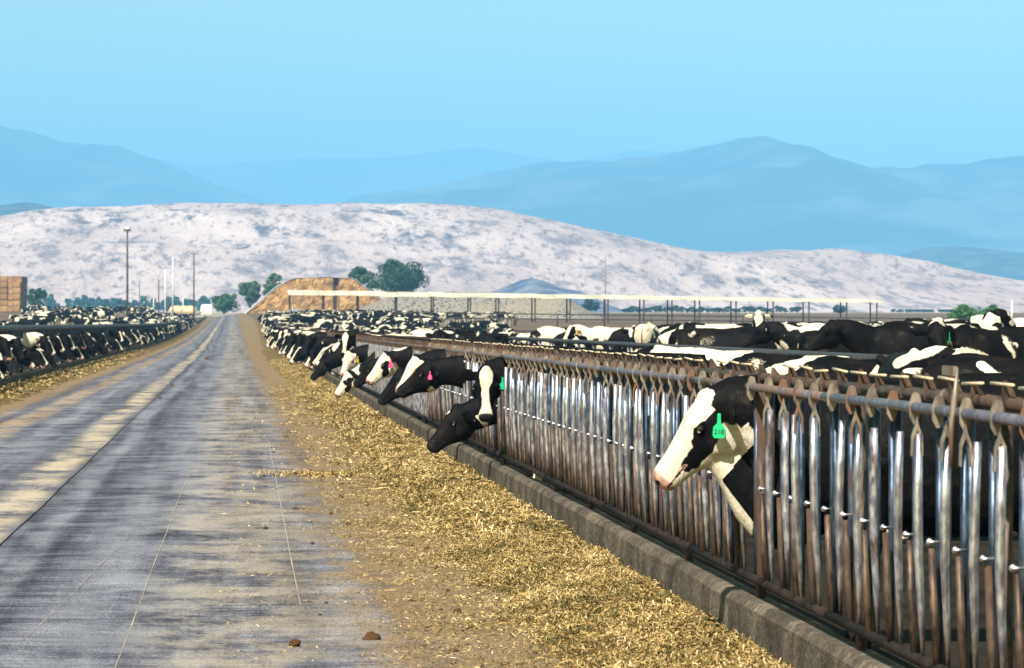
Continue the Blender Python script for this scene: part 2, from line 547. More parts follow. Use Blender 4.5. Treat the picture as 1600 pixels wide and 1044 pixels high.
def G(X, Y):
    X = np.asarray(X, float); Y = np.asarray(Y, float)
    w = sstep(-6, 2.7, X)
    g = np.interp(Y, _L[:, 0], _L[:, 1]) * (1 - w) + np.interp(Y, _R[:, 0], _R[:, 1]) * w
    fall = np.clip(X - 10, 0, 110) * 0.0145 * sstep(250, 560, Y) * (1 - sstep(750, 1200, Y))
    mound = 0.26 * sstep(7.6, 9.5, X) * (1 - sstep(130, 220, Y))
    bank = 1.45 * (1 - sstep(-17, -9, X)) * sstep(230, 600, Y) * (1 - sstep(850, 1300, Y))
    return g - fall + mound + bank


def g1(X, Y): return float(G(X, Y))


YS = np.concatenate([np.arange(8, 60, 1.0), np.arange(60, 150, 3.0), np.arange(150, 700, 8.0), np.geomspace(700, 45000, 70)])
XS = np.concatenate([-np.geomspace(12000, 8, 50), np.arange(-7.5, 12.5, 0.5), np.geomspace(13, 20000, 70)])


def ground_fn(X, Y):
    inside = (X > -5.3) & (X < 2.66)
    Z = G(X, Y) - np.where(inside, 0.03, 0.0)
    out = ((X < -8) | (X > 8)) & (Y < 900)
    Z = Z + np.where(out, 0.10 * np.sin(X * 0.31 + Y * 0.05) * np.sin(Y * 0.13 + X * 0.07), 0)
    return X, Y, Z


ground = link('ground', grid_mesh('ground', XS, YS, ground_fn, M_EARTH))
tag(ground, 'dry brown trampled earth of the cattle pens and plain', 'ground', kind='structure')

YR = np.concatenate([np.arange(8, 60, 1.0), np.arange(60, 150, 3.0), np.arange(150, 1000, 8.0)])
road = empty('road', (0, 0, 0))
tag(road, 'long straight concrete feed alley between the two cattle fences', 'road', kind='structure')
def slab(name, xa, xb, dz, mat):
    def fn(X, Y): return X, Y, G(X, Y) + dz + 0.012 * np.sin(X * 2.1 + Y * .21) * np.sin(Y * .33)
    o = link(name, grid_mesh(name, np.linspace(xa, xb, 9), YR, fn, mat), road)
    return o
slab('concrete_slab', -1.772, 2.62, 0.0, M_ROAD_A)
slab('concrete_slab', -5.45, -1.781, 0.006, M_ROAD_B)
# shallow dusty grooves scored along the slab
def groove(xa, ya, xb, yb, w):
    n = 60
    ys = np.linspace(ya, yb, n); xs = np.linspace(xa, xb, n)
    mb = MB(); vs = []; fs = []
    for i in range(n):
        z = g1(xs[i], ys[i]) + 0.012 * math.sin(xs[i] * 2.1 + ys[i] * .21) * math.sin(ys[i] * .33) + 0.004
        ww = w * (0.6 + 0.6 * noise.noise((0, ys[i] * 0.8, 3)))
        vs += [(xs[i] - ww / 2, ys[i], z), (xs[i] + ww / 2, ys[i], z)]
        if i: fs.append((2 * i - 2, 2 * i - 1, 2 * i + 1, 2 * i))
    mb.add(vs, fs)
    return mb.build('dusty_groove', M_DUST, road)
M_DUST = simple('pale_dust', (0.26, 0.21, 0.15), (0.40, 0.33, 0.24), 5, 0.95)
groove(-0.59, 20, -0.50, 52, 0.008)
groove(0.40, 27, 0.50, 64, 0.010)
groove(-1.12, 24, -0.86, 34, 0.006)

# ------------------------------------------------------------------ hills and mountains
def profile_interp(pts, px):
    pts = sorted(pts)
    return np.interp(px, [p[0] for p in pts], [p[1] for p in pts])


def fbm2(x, y, sc, octs, seed):
    out = np.zeros(x.shape)
    amp = 1.0
    fl = np.stack([x.ravel(), y.ravel()], -1)
    for o in range(octs):
        out += amp * np.array([noise.noise((p[0] * sc, p[1] * sc, seed + o * 7.3)) for p in fl]).reshape(x.shape)
        amp *= 0.5; sc *= 2.03
    return out


def ridge(name, label, pts, Yr, front, back, mat, nx, ny, rough, sc, base=1.4, edge=0.0):
    """a real range: crest line at distance Yr, slopes falling to the plain in front and behind"""
    pxs = np.linspace(pts[0][0], pts[-1][0], nx)
    crest = (488 - profile_interp(pts, pxs)) / F * Yr + CAM_H
    crest = crest * (1 + edge * np.array([noise.noise((q * .035, 0, len(label))) + .5 * noise.noise((q * .09, 3, len(label))) for q in pxs]))
    for _ in range(1): crest[1:-1] = (crest[:-2] + 2 * crest[1:-1] + crest[2:]) / 4
    Xr = np.array([world_x(p, Yr) for p in pxs])
    ts = np.concatenate([np.linspace(-1, 0, ny), np.linspace(0, 1, max(4, ny // 4))[1:]])
    X, T = np.meshgrid(Xr, ts)
    C = np.broadcast_to(crest, X.shape)
    Y = np.where(T < 0, Yr + T * front, Yr + T * back)
    n = fbm2(X, Y, sc, 4, len(name) * 3.7)
    s = np.where(T < 0, np.sin((1 + T) * math.pi / 2) ** 1.25, np.cos(T * math.pi / 2) ** 1.4)
    Hh = np.maximum(C - base, 0)
    Z = base + Hh * s + n * rough * Hh.max() * (1 - s) * s * 4 * 0.5 + n * rough * 0.22 * Hh.max() * np.minimum(Hh / max(Hh.max(), 1), 1) * s
    Z = np.where(np.abs(T) > 0.999, base - 1.2, Z)
    co = np.stack([X, Y, Z], -1).reshape(-1, 3)
    nxx, nyy = X.shape[1], X.shape[0]
    i = np.arange((nyy - 1) * (nxx - 1)); a = (i // (nxx - 1)) * nxx + i % (nxx - 1)
    me = np_mesh(name, co, np.stack([a, a + 1, a + nxx + 1, a + nxx], -1), mat, True)
    o = link(name, me)
    return tag(o, label, 'hill' if 'hill' in name else 'mountain', kind='structure')


HILL = [(-700, 470), (-420, 420), (-200, 372), (0, 345), (60, 335), (130, 328), (250, 325), (330, 321), (400, 318), (480, 318), (550, 316), (620, 318), (690, 321), (760, 330),
        (850, 350), (920, 365), (1000, 383), (1060, 393), (1130, 395), (1210, 392), (1290, 399), (1380, 420), (1450, 438), (1550, 462), (1620, 474), (1760, 487)]
ridge('hill', 'broad pale dry hill behind the dairy', HILL, 3600, 1150, 900, M_HILL, 360, 90, 0.20, 0.0052)
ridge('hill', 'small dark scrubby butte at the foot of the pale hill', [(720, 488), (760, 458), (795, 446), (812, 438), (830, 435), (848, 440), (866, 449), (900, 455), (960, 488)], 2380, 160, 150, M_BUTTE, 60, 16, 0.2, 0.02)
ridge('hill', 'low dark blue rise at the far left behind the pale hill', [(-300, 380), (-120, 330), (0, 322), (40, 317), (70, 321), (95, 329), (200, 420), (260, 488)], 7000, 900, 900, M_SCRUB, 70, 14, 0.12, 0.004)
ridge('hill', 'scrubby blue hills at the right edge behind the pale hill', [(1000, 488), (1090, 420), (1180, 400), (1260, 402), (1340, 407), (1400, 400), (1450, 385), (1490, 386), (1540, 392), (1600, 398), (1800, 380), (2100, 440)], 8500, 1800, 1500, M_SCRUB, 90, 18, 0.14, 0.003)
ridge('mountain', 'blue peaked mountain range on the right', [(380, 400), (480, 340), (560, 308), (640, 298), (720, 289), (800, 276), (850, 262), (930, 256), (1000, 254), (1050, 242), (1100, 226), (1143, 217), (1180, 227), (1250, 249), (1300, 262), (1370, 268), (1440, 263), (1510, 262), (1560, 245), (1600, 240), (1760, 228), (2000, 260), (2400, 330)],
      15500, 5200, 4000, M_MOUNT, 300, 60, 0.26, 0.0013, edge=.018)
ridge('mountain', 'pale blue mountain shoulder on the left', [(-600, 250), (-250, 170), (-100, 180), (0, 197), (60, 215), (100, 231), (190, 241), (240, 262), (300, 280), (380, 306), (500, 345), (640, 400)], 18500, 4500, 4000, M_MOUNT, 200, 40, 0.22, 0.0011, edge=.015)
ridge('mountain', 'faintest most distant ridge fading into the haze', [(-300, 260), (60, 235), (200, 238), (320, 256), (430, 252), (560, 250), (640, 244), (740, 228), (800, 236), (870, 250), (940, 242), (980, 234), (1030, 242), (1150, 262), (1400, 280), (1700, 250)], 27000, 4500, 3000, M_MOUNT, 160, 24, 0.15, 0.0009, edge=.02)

# ------------------------------------------------------------------ haze
hz = MB(); hz.box((-16000, -250, -2.2), (24000, 47000, 1130))
haze = hz.build('haze')
hm = bpy.data.materials.new('haze'); hm.use_nodes = True
hn = hm.node_tree.nodes; hn.clear()
ho = hn.new('ShaderNodeOutputMaterial'); hv = hn.new('ShaderNodeVolumePrincipled')
hv.inputs['Color'].default_value = (0.225, 0.575, 1.0, 1)
hv.inputs['Density'].default_value = 1.2e-4
hv.inputs['Anisotropy'].default_value = -0.3
hm.node_tree.links.new(hv.outputs[0], ho.inputs['Volume'])
haze.data.materials.append(hm)
tag(haze, 'pale blue summer haze over the plain', 'haze', kind='stuff')

# ------------------------------------------------------------------ kerbs
def fence_x(Y):          # right fence line in plan
    return float(np.interp(Y, [0, 250, 290, 389, 467, 520], [2.69, 2.69, 3.0, 3.3, 3.42, 3.5]))


def kerb(name, xf, y0, y1, face, depth, height, label):
    ys = np.concatenate([np.arange(y0, min(70, y1), 0.16), np.arange(max(70, y0), min(150, y1), 1.5), np.arange(max(150, y0), y1, 8.0)])
    prof = [(0.0, -0.1), (0.0, height * .5), (0.004, height - 0.035), (0.035, height), (depth - 0.03, height), (depth, height - 0.03), (depth, -0.1)]
    co = []
    for y in ys:
        x = xf(y); g = g1(x, y)
        for j, (a, b) in enumerate(prof):
            w = 0.010 * noise.noise((y * 0.4, j * .5, 1)) + 0.003 * noise.noise((y * 2.3, j * 1.1, 4)) if y < 70 else 0
            co.append((x + face * (-depth / 2 + a) + w, y, g + b + (w * 0.8 if 1 < j < 5 else 0)))
    n = len(prof)
    fs = []
    for i in range(len(ys) - 1):
        for j in range(n - 1):
            a = i * n + j
            fs.append((a, a + 1, a + n + 1, a + n))
    mb = MB(); mb.add(co, fs)
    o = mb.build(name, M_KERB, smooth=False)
    return tag(o, label, 'kerb', kind='structure')

kerb('kerb', fence_x, 13, 500, 1, 0.17, 0.285, 'rough streaked concrete kerb under the headlock fence')
left_x = lambda Y: -5.95
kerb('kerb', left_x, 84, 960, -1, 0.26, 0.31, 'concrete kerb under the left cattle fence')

apron = link('pavement', grid_mesh('pavement', np.linspace(2.84, 7.3, 8), YR[YR < 480], lambda X, Y: (X, Y, G(X, Y) + 0.015), simple('shade_dark_concrete', (0.008, 0.0065, 0.005), (0.026, 0.019, 0.013), 1.2, 0.95, 0, 0.05, 0.4, 8)))  # shade between the fence bars is put into the apron colour as near-black
tag(apron, 'standing apron behind the headlock fence, coloured dark as shade', 'pavement', kind='structure')
# ------------------------------------------------------------------ feed strips
def feed_height(u, y):
    """u = metres out from the kerb face"""
    n = noise.noise((u * 1.3, y * 0.5, 0)) * 0.5 + noise.noise((u * 3, y * 1.4, 5)) * 0.3
    lim = 1.12 + 0.28 * noise.noise((0, y * 0.45, 9)) + 0.12 * noise.noise((3, y * 1.6, 2))
    k = max(0.0, min(1.0, (lim - u) / 0.55))
    k = k * k * (3 - 2 * k)
    return k * (0.085 + 0.095 * n) * (1 - 0.15 * max(0, 0.3 - u) / .3) + 0.010 * noise.noise((u * 14, y * 14, 0)) * k - 0.012 * (1 - k), k


def feed_strip(name, side, y0, y1, label):
    ys = np.concatenate([np.arange(y0, min(48, y1), 0.07) if y0 < 48 else [], np.arange(max(48, y0), min(110, y1), 0.25) if y0 < 110 else [], np.arange(max(110, y0), y1, 1.2)])
    us = np.concatenate([np.linspace(0.0, 1.0, 26), np.linspace(1.05, 1.7, 10)])
    co = []
    for y in ys:
        xf = (fence_x(y) - 0.085) if side > 0 else (left_x(y) + 0.12)
        for u in us:
            h, k = feed_height(u * (1.0 if side > 0 else 0.9), y + (0 if side > 0 else 300))
            x = xf - side * u
            co.append((x, y, g1(x, y) + h))
    nx, ny = len(us), len(ys)
    i = np.arange((ny - 1) * (nx - 1)); a = (i // (nx - 1)) * nx + i % (nx - 1)
    q = np.stack([a, a + 1, a + nx + 1, a + nx], -1)
    if side > 0: q = q[:, ::-1]
    o = link(name, np_mesh(name, np.array(co), q, M_FEED, True))
    return tag(o, label, 'feed', kind='stuff')

feed_strip('feed', 1, 14, 480, 'chopped yellow feed spread along the headlock fence')
feed_strip('feed', -1, 86, 700, 'strip of chopped feed along the left fence')


def straw_mesh(name, pos, length, width, lift, shade, tilt=0.5):
    n = len(pos)
    yaw = rng.uniform(0, 2 * math.pi, n)
    pit = rng.normal(0, tilt, n)
    d = np.stack([np.cos(yaw) * np.cos(pit), np.sin(yaw) * np.cos(pit), np.sin(pit)], -1)
    sd = np.stack([-np.sin(yaw), np.cos(yaw), rng.normal(0, 0.4, n)], -1)
    L = length[:, None] / 2; W = width[:, None] / 2
    c = pos + np.array([0, 0, 1]) * (lift[:, None])
    mid = c + np.stack([rng.normal(0, 1, n), rng.normal(0, 1, n), np.abs(rng.normal(0, 1, n))], -1) * L * 0.28
    a, b = c - d * L, c + d * L
    co = np.stack([a - sd * W, a + sd * W, mid + sd * W, mid - sd * W, b + sd * W, b - sd * W], 1).reshape(-1, 3)
    i = np.arange(n)[:, None] * 6
    q = np.concatenate([i + np.array([[0, 1, 2, 3]]), i + np.array([[3, 2, 4, 5]])], 0)
    me = np_mesh(name, co, q, M_STRAW)
    at = me.attributes.new('shade', 'FLOAT', 'POINT')
    at.data.foreach_set('value', np.repeat(shade, 6).astype(np.float32))
    return me


def scatter_straw(name, side, y0, y1, dens, u0, u1, ln, wd, label, sparse=False):
    n = int((y1 - y0) * (u1 - u0) * dens)
    ys = rng.uniform(y0, y1, n); us = rng.uniform(u0, u1, n)
    pos = []; keep = []
    for y, u in zip(ys, us):
        xf = (fence_x(y) - 0.085) if side > 0 else (left_x(y) + 0.12)
        x = xf - side * u
        h, k = feed_height(u, y + (0 if side > 0 else 300))
        if sparse:
            q = 0.5 + 0.9 * noise.noise((x * 1.1, y * 0.6, 11)) + 0.5 * noise.noise((x * 4, y * 2.5, 17))
            ok = random.random() < q * max(0.03, 1 - (u - 0.6) / 1.3) and k < 0.6
        else:
            ok = random.random() < k * 1.1
        if ok:
            pos.append((x, y, g1(x, y) + max(h, 0.008)))
    pos = np.array(pos); m = len(pos)
    cl = np.array([noise.noise((p[0] * 2.2, p[1] * 1.3, 31)) for p in pos])
    sh = np.clip(rng.normal(0.47, 0.27, m) + cl * .38 + (rng.random(m) < 0.10) * -0.4, 0, 1)
    me = straw_mesh(name, pos, ln * np.clip(rng.lognormal(-.15, .5, m), .3, 2.6), rng.uniform(wd * 0.6, wd * 1.3, m), np.abs(rng.normal(0, 0.012, m)), sh, 0.2 if sparse else 0.5)
    o = link(name, me)
    return tag(o, label, 'straw', kind='stuff')

scatter_straw('straw', 1, 19, 34, 5200, 0.0, 1.5, 0.034, 0.0052, 'cut straw lying on the nearest stretch of feed')
scatter_straw('straw', 1, 34, 62, 2400, 0.0, 1.5, 0.044, 0.0075, 'cut straw lying on the middle stretch of feed')
scatter_straw('straw', 1, 62, 200, 560, 0.0, 1.5, 0.06, 0.011, 'cut straw lying on the far stretch of feed')
scatter_straw('straw', -1, 90, 260, 220, 0.0, 1.4, 0.10, 0.018, 'cut straw lying along the left feed strip')
scatter_straw('straw_litter', 1, 20, 45, 3400, 0.5, 2.7, 0.024, 0.0052, 'loose chaff scattered over the concrete beside the feed', True)
scatter_straw('straw_litter', 1, 45, 120, 500, 0.5, 2.7, 0.045, 0.010, 'loose chaff scattered over the far concrete', True)
# little spilled tongue of feed across the concrete
n = 700
pp = np.stack([rng.normal(0.95, 0.32, n), rng.normal(49.6, 0.30, n), np.zeros(n)], -1)
pp[:, 2] = G(pp[:, 0], pp[:, 1]) + 0.012
tag(link('spilled_feed', straw_mesh('spilled_feed', pp, rng.uniform(.03, .08, n), rng.uniform(.006, .014, n), np.abs(rng.normal(0, .02, n)), np.clip(rng.normal(.5, .22, n), 0, 1))), 'small tongue of spilled feed across the concrete', 'feed', kind='stuff')

# ------------------------------------------------------------------ clods
def clod_mesh(seed):
    bm = bmesh.new()
    bmesh.ops.create_icosphere(bm, subdivisions=3, radius=1)
    for w in bm.verts:
        k = 1 + 0.38 * noise.noise(w.co * 1.3 + Vector((seed * 5, 0, 0))) + 0.2 * noise.noise(w.co * 3.4 + Vector((seed * 9, 2, 0)))
        w.co *= k
        w.co.z = max(w.co.z * 0.78, -0.5)
    me = bpy.data.meshes.new('dung_clod'); bm.to_mesh(me); bm.free()
    me.materials.append(M_CLOD); me.shade_smooth()
    return me
CLODS = [clod_mesh(i) for i in range(4)]
clods = [(580, 1001, 12.5, 'largest orange-brown clod near the bottom of the concrete'), (461, 1008, 8.5, 'flat tan-brown clod on the concrete at the bottom, left of the largest clod'),
         (737, 987, 8, 'tan clod at the edge of the straw litter'), (780, 975, 8, 'dark clod against the feed edge near the bottom'), (710, 1022, 7.5, 'brown clod lowest in the picture beside the litter'),
         (714, 960, 7, 'dark clod above the tan clod at the feed edge')] + [(x, y, r, None) for x, y, r in
        [(683, 890, 4.5), (600, 937, 5), (640, 906, 4), (533, 777, 4.5), (415, 826, 4), (462, 795, 3.5), (545, 820, 3.8), (583, 943, 3), (640, 857, 4.5), (668, 860, 4.5), (509, 943, 3), (488, 850, 3), (540, 816, 3),
         (517, 803, 2.6), (535, 757, 3), (511, 709, 3), (427, 708, 2.6), (470, 676, 2.8), (448, 683, 2.4), (500, 962, 3), (268, 603, 3), (322, 561, 3), (355, 640, 2.5), (47, 610, 3), (250, 622, 2.6), (700, 925, 3.5), (655, 880, 3), (620, 842, 3), (598, 812, 3), (575, 790, 2.8), (560, 760, 2.6), (690, 955, 3.2), (640, 940, 3), (545, 735, 2.5), (528, 725, 2.5), (610, 975, 3), (755, 1010, 4)]]
for i, (x, y, r, lab) in enumerate(clods):
    Y = 11900 / (y - 504.8)
    X = world_x(x, Y)
    rad = r / F * Y
    o = link('dung_clod', CLODS[i % 4])
    o.scale = (rad * random.uniform(.95, 1.2), rad * random.uniform(.9, 1.2), rad * random.uniform(.85, 1.1))
    h, k = feed_height(max(0.0, fence_x(Y) - 0.085 - X), Y)
    o.location = (X, Y, g1(X, Y) + max(h, 0.0) + rad * 0.35)
    o.rotation_euler = (0, 0, random.uniform(0, 6.28))
    tag(o, lab or 'small dark dung clod scattered on the concrete', 'clod', 'clods scattered on the concrete')

# ------------------------------------------------------------------ right headlock fence
D = 0.61
ZB, ZT = 0.40, 1.37
fence = empty('headlock_fence', (2.69, 14.0, 0))
tag(fence, 'steel headlock fence with bright upright bars and rusty twin top rails', 'fence')
FX, FY = 2.69, 14.0


def rail(name, mat, zoff, r, dx, y0, y1, n=12, parent=fence, path=fence_x, seg=4.0):
    ys = list(np.arange(y0, y1, seg)) + [y1]
    base = parent.location if parent else Vector((0, 0, 0))
    mb = MB()
    mb.tube([(path(y) + dx - base.x, y - base.y, g1(path(y), y) + zoff - base.z + (0.006 * noise.noise((y * .7, zoff, 0)))) for y in ys], r, n)
    return mb.build(name, mat, parent, True)

for ya in np.arange(14.0, 62, 6.1):
    rail('top_rail', M_TOPRAIL, ZT, 0.021, -0.030, ya, ya + 6.08, 14)
    rail('back_rail', M_RUST, ZT + 0.045, 0.026, 0.050, ya, ya + 6.08, 14)
    rail('bottom_rail', M_BLACKSTEEL, ZB - 0.02, 0.024, -0.01, ya, ya + 6.08, 12)
ye = float(np.arange(14.0, 62, 6.1)[-1] + 6.1)
rail('top_rail', M_TOPRAIL, ZT, 0.024, -0.030, ye, 500, 8)
rail('back_rail', M_RUST, ZT + 0.045, 0.030, 0.050, ye, 500, 8)
rail('bottom_rail', M_BLACKSTEEL, ZB - 0.02, 0.026, -0.01, ye, 500, 8)

# unit meshes, local y along the fence, z from the ground
def slab_plate(m, pts, ya, yb):
    k_ = len(pts)
    m.add([(a, ya, z) for a, z in pts] + [(a, yb, z) for a, z in pts],
          [tuple(range(k_)), tuple(range(2 * k_ - 1, k_ - 1, -1))] + [(k, (k + 1) % k_, (k + 1) % k_ + k_, k + k_) for k in range(k_)])

def unit_meshes():
    U = {}
    m = MB(); m.tube([(-0.036, 0.000, 1.27), (-0.040, 0.005, 1.05), (-0.036, 0.02, 0.82), (-0.022, 0.045, 0.60), (-0.010, 0.06, ZB - 0.005)], [0.015, 0.018, 0.018, 0.014, 0.008], 14); U['swing_arm'] = (m, M_BRIGHT)
    m = MB(); m.tube([(0.0, 0.20, 1.36), (0.0, 0.20, 0.9), (0.0, 0.20, ZB - 0.012)], 0.016, 12); U['upright'] = (m, M_GALV)
    m = MB(); m.tube([(0.012, 0.40, 1.36), (0.012, 0.40, ZB - 0.012)], 0.016, 12); U['inner_upright'] = (m, M_GALV)
    m = MB(); m.tube([(-0.03, 0.295, 0.84), (-0.022, 0.29, 0.6), (-0.010, 0.27, ZB - 0.005)], [0.013, 0.016, 0.017], 12); U['lower_bar'] = (m, M_RUST)
    m = MB(); m.ellipsoid((-0.046, 0.285, 0.865), (0.013, 0.012, 0.014), None, 10, 7); m.tube([(-0.05, 0.27, 0.865), (0.0, 0.29, 0.865)], 0.006, 6); U['pivot_bolt'] = (m, M_BRIGHT)
    # pointed head of the swing arm: two bent cheek plates meeting at the tip
    m = MB()
    for sx in (-1, 1):
        pts = [(0.0, 1.335), (0.008, 1.30), (0.021, 1.262), (0.024, 1.185), (0.017, 1.18), (0.014, 1.25), (0.0, 1.285)]
        m.add([(-0.040 + sx * a, -0.012, z) for a, z in pts] + [(-0.040 + sx * a, 0.016, z) for a, z in pts],
              [tuple(range(7)), tuple(range(13, 6, -1))] + [(k, (k + 1) % 7, (k + 1) % 7 + 7, k + 7) for k in range(7)])
    U['arm_head'] = (m, M_PLATE)
    m = MB(); slab_plate(m, [(-0.038, 1.305), (-0.054, 1.335), (-0.055, 1.385), (-0.042, 1.425), (-0.030, 1.432), (-0.014, 1.425), (-0.006, 1.39), (-0.010, 1.345), (-0.024, 1.308)], 0.105, 0.118)
    U['bracket_plate'] = (m, M_PLATE)
    m = MB(); slab_plate(m, [(0.020, 1.385), (0.018, 1.44), (0.022, 1.488), (0.034, 1.49), (0.060, 1.455), (0.078, 1.41), (0.070, 1.385)], 0.30, 0.308)
    U['rear_bracket'] = (m, M_RUST)
    m = MB(); m.tube([(0.024, 0.06, 1.482), (0.028, 0.55, 1.482)], 0.0058, 8); U['control_rod'] = (m, M_CREAM)
    m = MB(); m.tube([(0.050, 0.42, ZT + 0.045), (0.050, 0.465, ZT + 0.045)], 0.033, 12); U['rail_collar'] = (m, M_PLATE)
    return U

UNITS = {}
for nm, (m, mat) in unit_meshes().items():
    me = m.mesh(nm, mat)
    bm = bmesh.new(); bm.from_mesh(me); bmesh.ops.recalc_face_normals(bm, faces=bm.faces)
    bm.to_mesh(me); bm.free()
    if nm in ('swing_arm', 'upright', 'inner_upright', 'lower_bar', 'pivot_bolt', 'control_rod'): me.shade_smooth()
    UNITS[nm] = me

def place(nm, y, dx=0, rot=None):
    o = link(nm, UNITS[nm], fence)
    o.location = (fence_x(y) - FX + dx, y - FY, g1(FX, y))
    if rot: o.rotation_euler = rot
    return o

N_NEAR = 78
Y0 = 14.2
open_units = {}
def unit_index(Y): return int(round((Y - Y0) / D - 0.0))
HEADS_Y = [23.14, 44.1, 45.4, 50.6, 55.0, 57.6, 65.0]
open_idx = set()
for hy in HEADS_Y: open_idx.add(int((hy - Y0) / D))
for i in range(N_NEAR):
    y = Y0 + i * D
    odd = (i in (6, 7))
    if i not in open_idx:
        o = place('swing_arm', y, random.uniform(-.006, .006), (random.gauss(0, .016) + (0.06 if odd else 0), random.gauss(0, .010), 0))
        if not odd and random.random() < .94: place('arm_head', y, 0, (random.gauss(0, .02), random.gauss(0, .006), 0))
        place('lower_bar', y, random.uniform(-.006, .006), (random.uniform(-.02, .02), 0, 0))
        place('pivot_bolt', y)
    place('upright', y, random.uniform(-.005, .005), (random.uniform(-.006, .006), random.uniform(-.006, .006), 0))
    if i not in open_idx: place('inner_upright', y, random.uniform(-.004, .004))
    place('bracket_plate', y, 0, (random.uniform(-.05, .05), 0, random.uniform(-.06, .06)))
    place('rear_bracket', y, 0, (random.uniform(-.05, .05), 0, 0))
    if random.random() < 0.86: place('control_rod', y, 0, (random.uniform(-.02, .02), 0, 0))
    if i % 3 == 1: place('rail_collar', y)
# heavier posts of the panels
pm = MB(); pm.tube([(0.02, 0, -0.05), (0.02, 0, 1.36)], 0.024, 14)
PM = pm.mesh('post', M_RUST, True)
for i in range(14):
    y = 15.6 + i * 3.66
    o = link('post', PM, fence); o.location = (0, y - FY, g1(FX, y))
# release lever with its cream cheek plates near the right edge
lv = empty('release_lever', (0, 0, 0)); lv.parent = fence; lv.location = (0, 16.3 - FY, g1(FX, 16.3))
m = MB(); m.tube([(-0.062, 0, 1.17), (-0.062, 0, 1.32), (-0.05, 0, 1.42), (-0.040, 0.0, 1.535)], [0.007, 0.011, 0.013, 0.004], 10); m.build('lever_arm', M_PLATE, lv, True)
m = MB(); m.box((-0.050, 0.02, 1.505), (-0.035, 0.30, 1.54)); m.build('latch_plate', M_PLATE, lv)
# the rest of the bars down the alley, one mesh
mb = MB(); mb2 = MB(); mb3 = MB()
i = N_NEAR
while True:
    y = Y0 + i * D
    if y > 490: break
    x, g = fence_x(y) - FX, g1(fence_x(y), y)
    far = y > 170
    mb.tube([(x - .036, y - FY, g + 1.30), (x - .04, y + .02 - FY, g + .82), (x - .01, y + .06 - FY, g + ZB)], [.017, .018, .010], 6, False)
    mb2.tube([(x, y + .2 - FY, g + 1.335), (x, y + .2 - FY, g + ZB)], .014, 5, False)
    if not far:
        mb2.tube([(x, y + .29 - FY, g + .86), (x, y + .27 - FY, g + ZB)], .018, 5, False)
        mb3.box((x - .056, y + .105 - FY, g + 1.30), (x - .01, y + .125 - FY, g + 1.45))
        mb3.box((x + .02, y + .05 - FY, g + 1.475), (x + .035, y + .45 - FY, g + 1.49))
    i += 1
tag(mb.build('far_swing_arms', M_BRIGHT, fence, True), kind='stuff')
tag(mb2.build('far_uprights', M_GALV, fence, True), kind='stuff')
tag(mb3.build('far_brackets', M_RUST, fence), kind='stuff')

# ------------------------------------------------------------------ left fence
lf = empty('cattle_fence', (-5.95, 90, 0))
tag(lf, 'dark steel cattle fence with a thick top rail along the left of the alley', 'fence')
ltop = lambda y: 1.52
ys = list(np.arange(88, 160, 4)) + list(np.arange(160, 900, 10))
m = MB(); m.tube([(0, y - 90, g1(-5.95, y) + 1.56) for y in ys], 0.085, 8); m.build('top_rail', M_DARKPIPE, lf, True)
m = MB(); m.tube([(0, y - 90, g1(-5.95, y) + 0.40) for y in ys], 0.04, 8); m.build('bottom_rail', M_DARKPIPE, lf, True)
pm = MB(); pm.tube([(0, 0, 0.0), (0, 0, 1.5)], 0.045, 8); PL = pm.mesh('post', M_DARKPIPE, True)
for k in range(60):
    y = 90 + k * 6
    o = link('post', PL, lf); o.location = (0.02, y - 90, g1(-5.95, y))
m = MB()
for y in np.arange(89, 480, 0.61):
    g = g1(-5.95, y)
    m.tube([(0.0, y - 90, g + 1.5), (0.0, y - 90, g + .4)], 0.028, 5, False)
    m.tube([(0.0, y + .2 - 90, g + 1.5), (0.0, y + .28 - 90, g + .4)], 0.024, 5, False)
tag(m.build('far_uprights', M_GALV, lf, True), kind='stuff')

# ------------------------------------------------------------------ pipe fences in the right pens
def pipe_fence(label, pts, zs, r, post_step, mat, pmat, post_r=0.05, hscale=1.0):
    """pts: list of (X, Y); rails at heights zs above the ground"""
    x0, y0 = pts[0]
    e = empty('pipe_fence', (x0, y0, g1(x0, y0)))
    tag(e, label, 'fence')
    P = [Vector((x, y, 0)) for x, y in pts]
    dense = []
    for a, b in zip(P[:-1], P[1:]):
        L = (b - a).length
        k = max(1, int(L / 5))
        dense += [a.lerp(b, j / k) for j in range(k)]
    dense.append(P[-1])
    for z in zs:
        m = MB(); m.tube([(p.x - x0, p.y - y0, g1(p.x, p.y) + z - e.location.z) for p in dense], r, 8); m.build('rail', mat, e, True)
    pm = MB(); pm.tube([(0, 0, -.1), (0, 0, max(zs) - r * 0.5)], post_r, 8); me = pm.mesh('post', pmat, True)
    for a, b in zip(P[:-1], P[1:]):
        L = (b - a).length
        for j in range(int(L / post_step) + 1):
            p = a.lerp(b, min(1, j * post_step / L))
            o = link('post', me, e); o.location = (p.x - x0, p.y - y0, g1(p.x, p.y) - e.location.z)
    return e

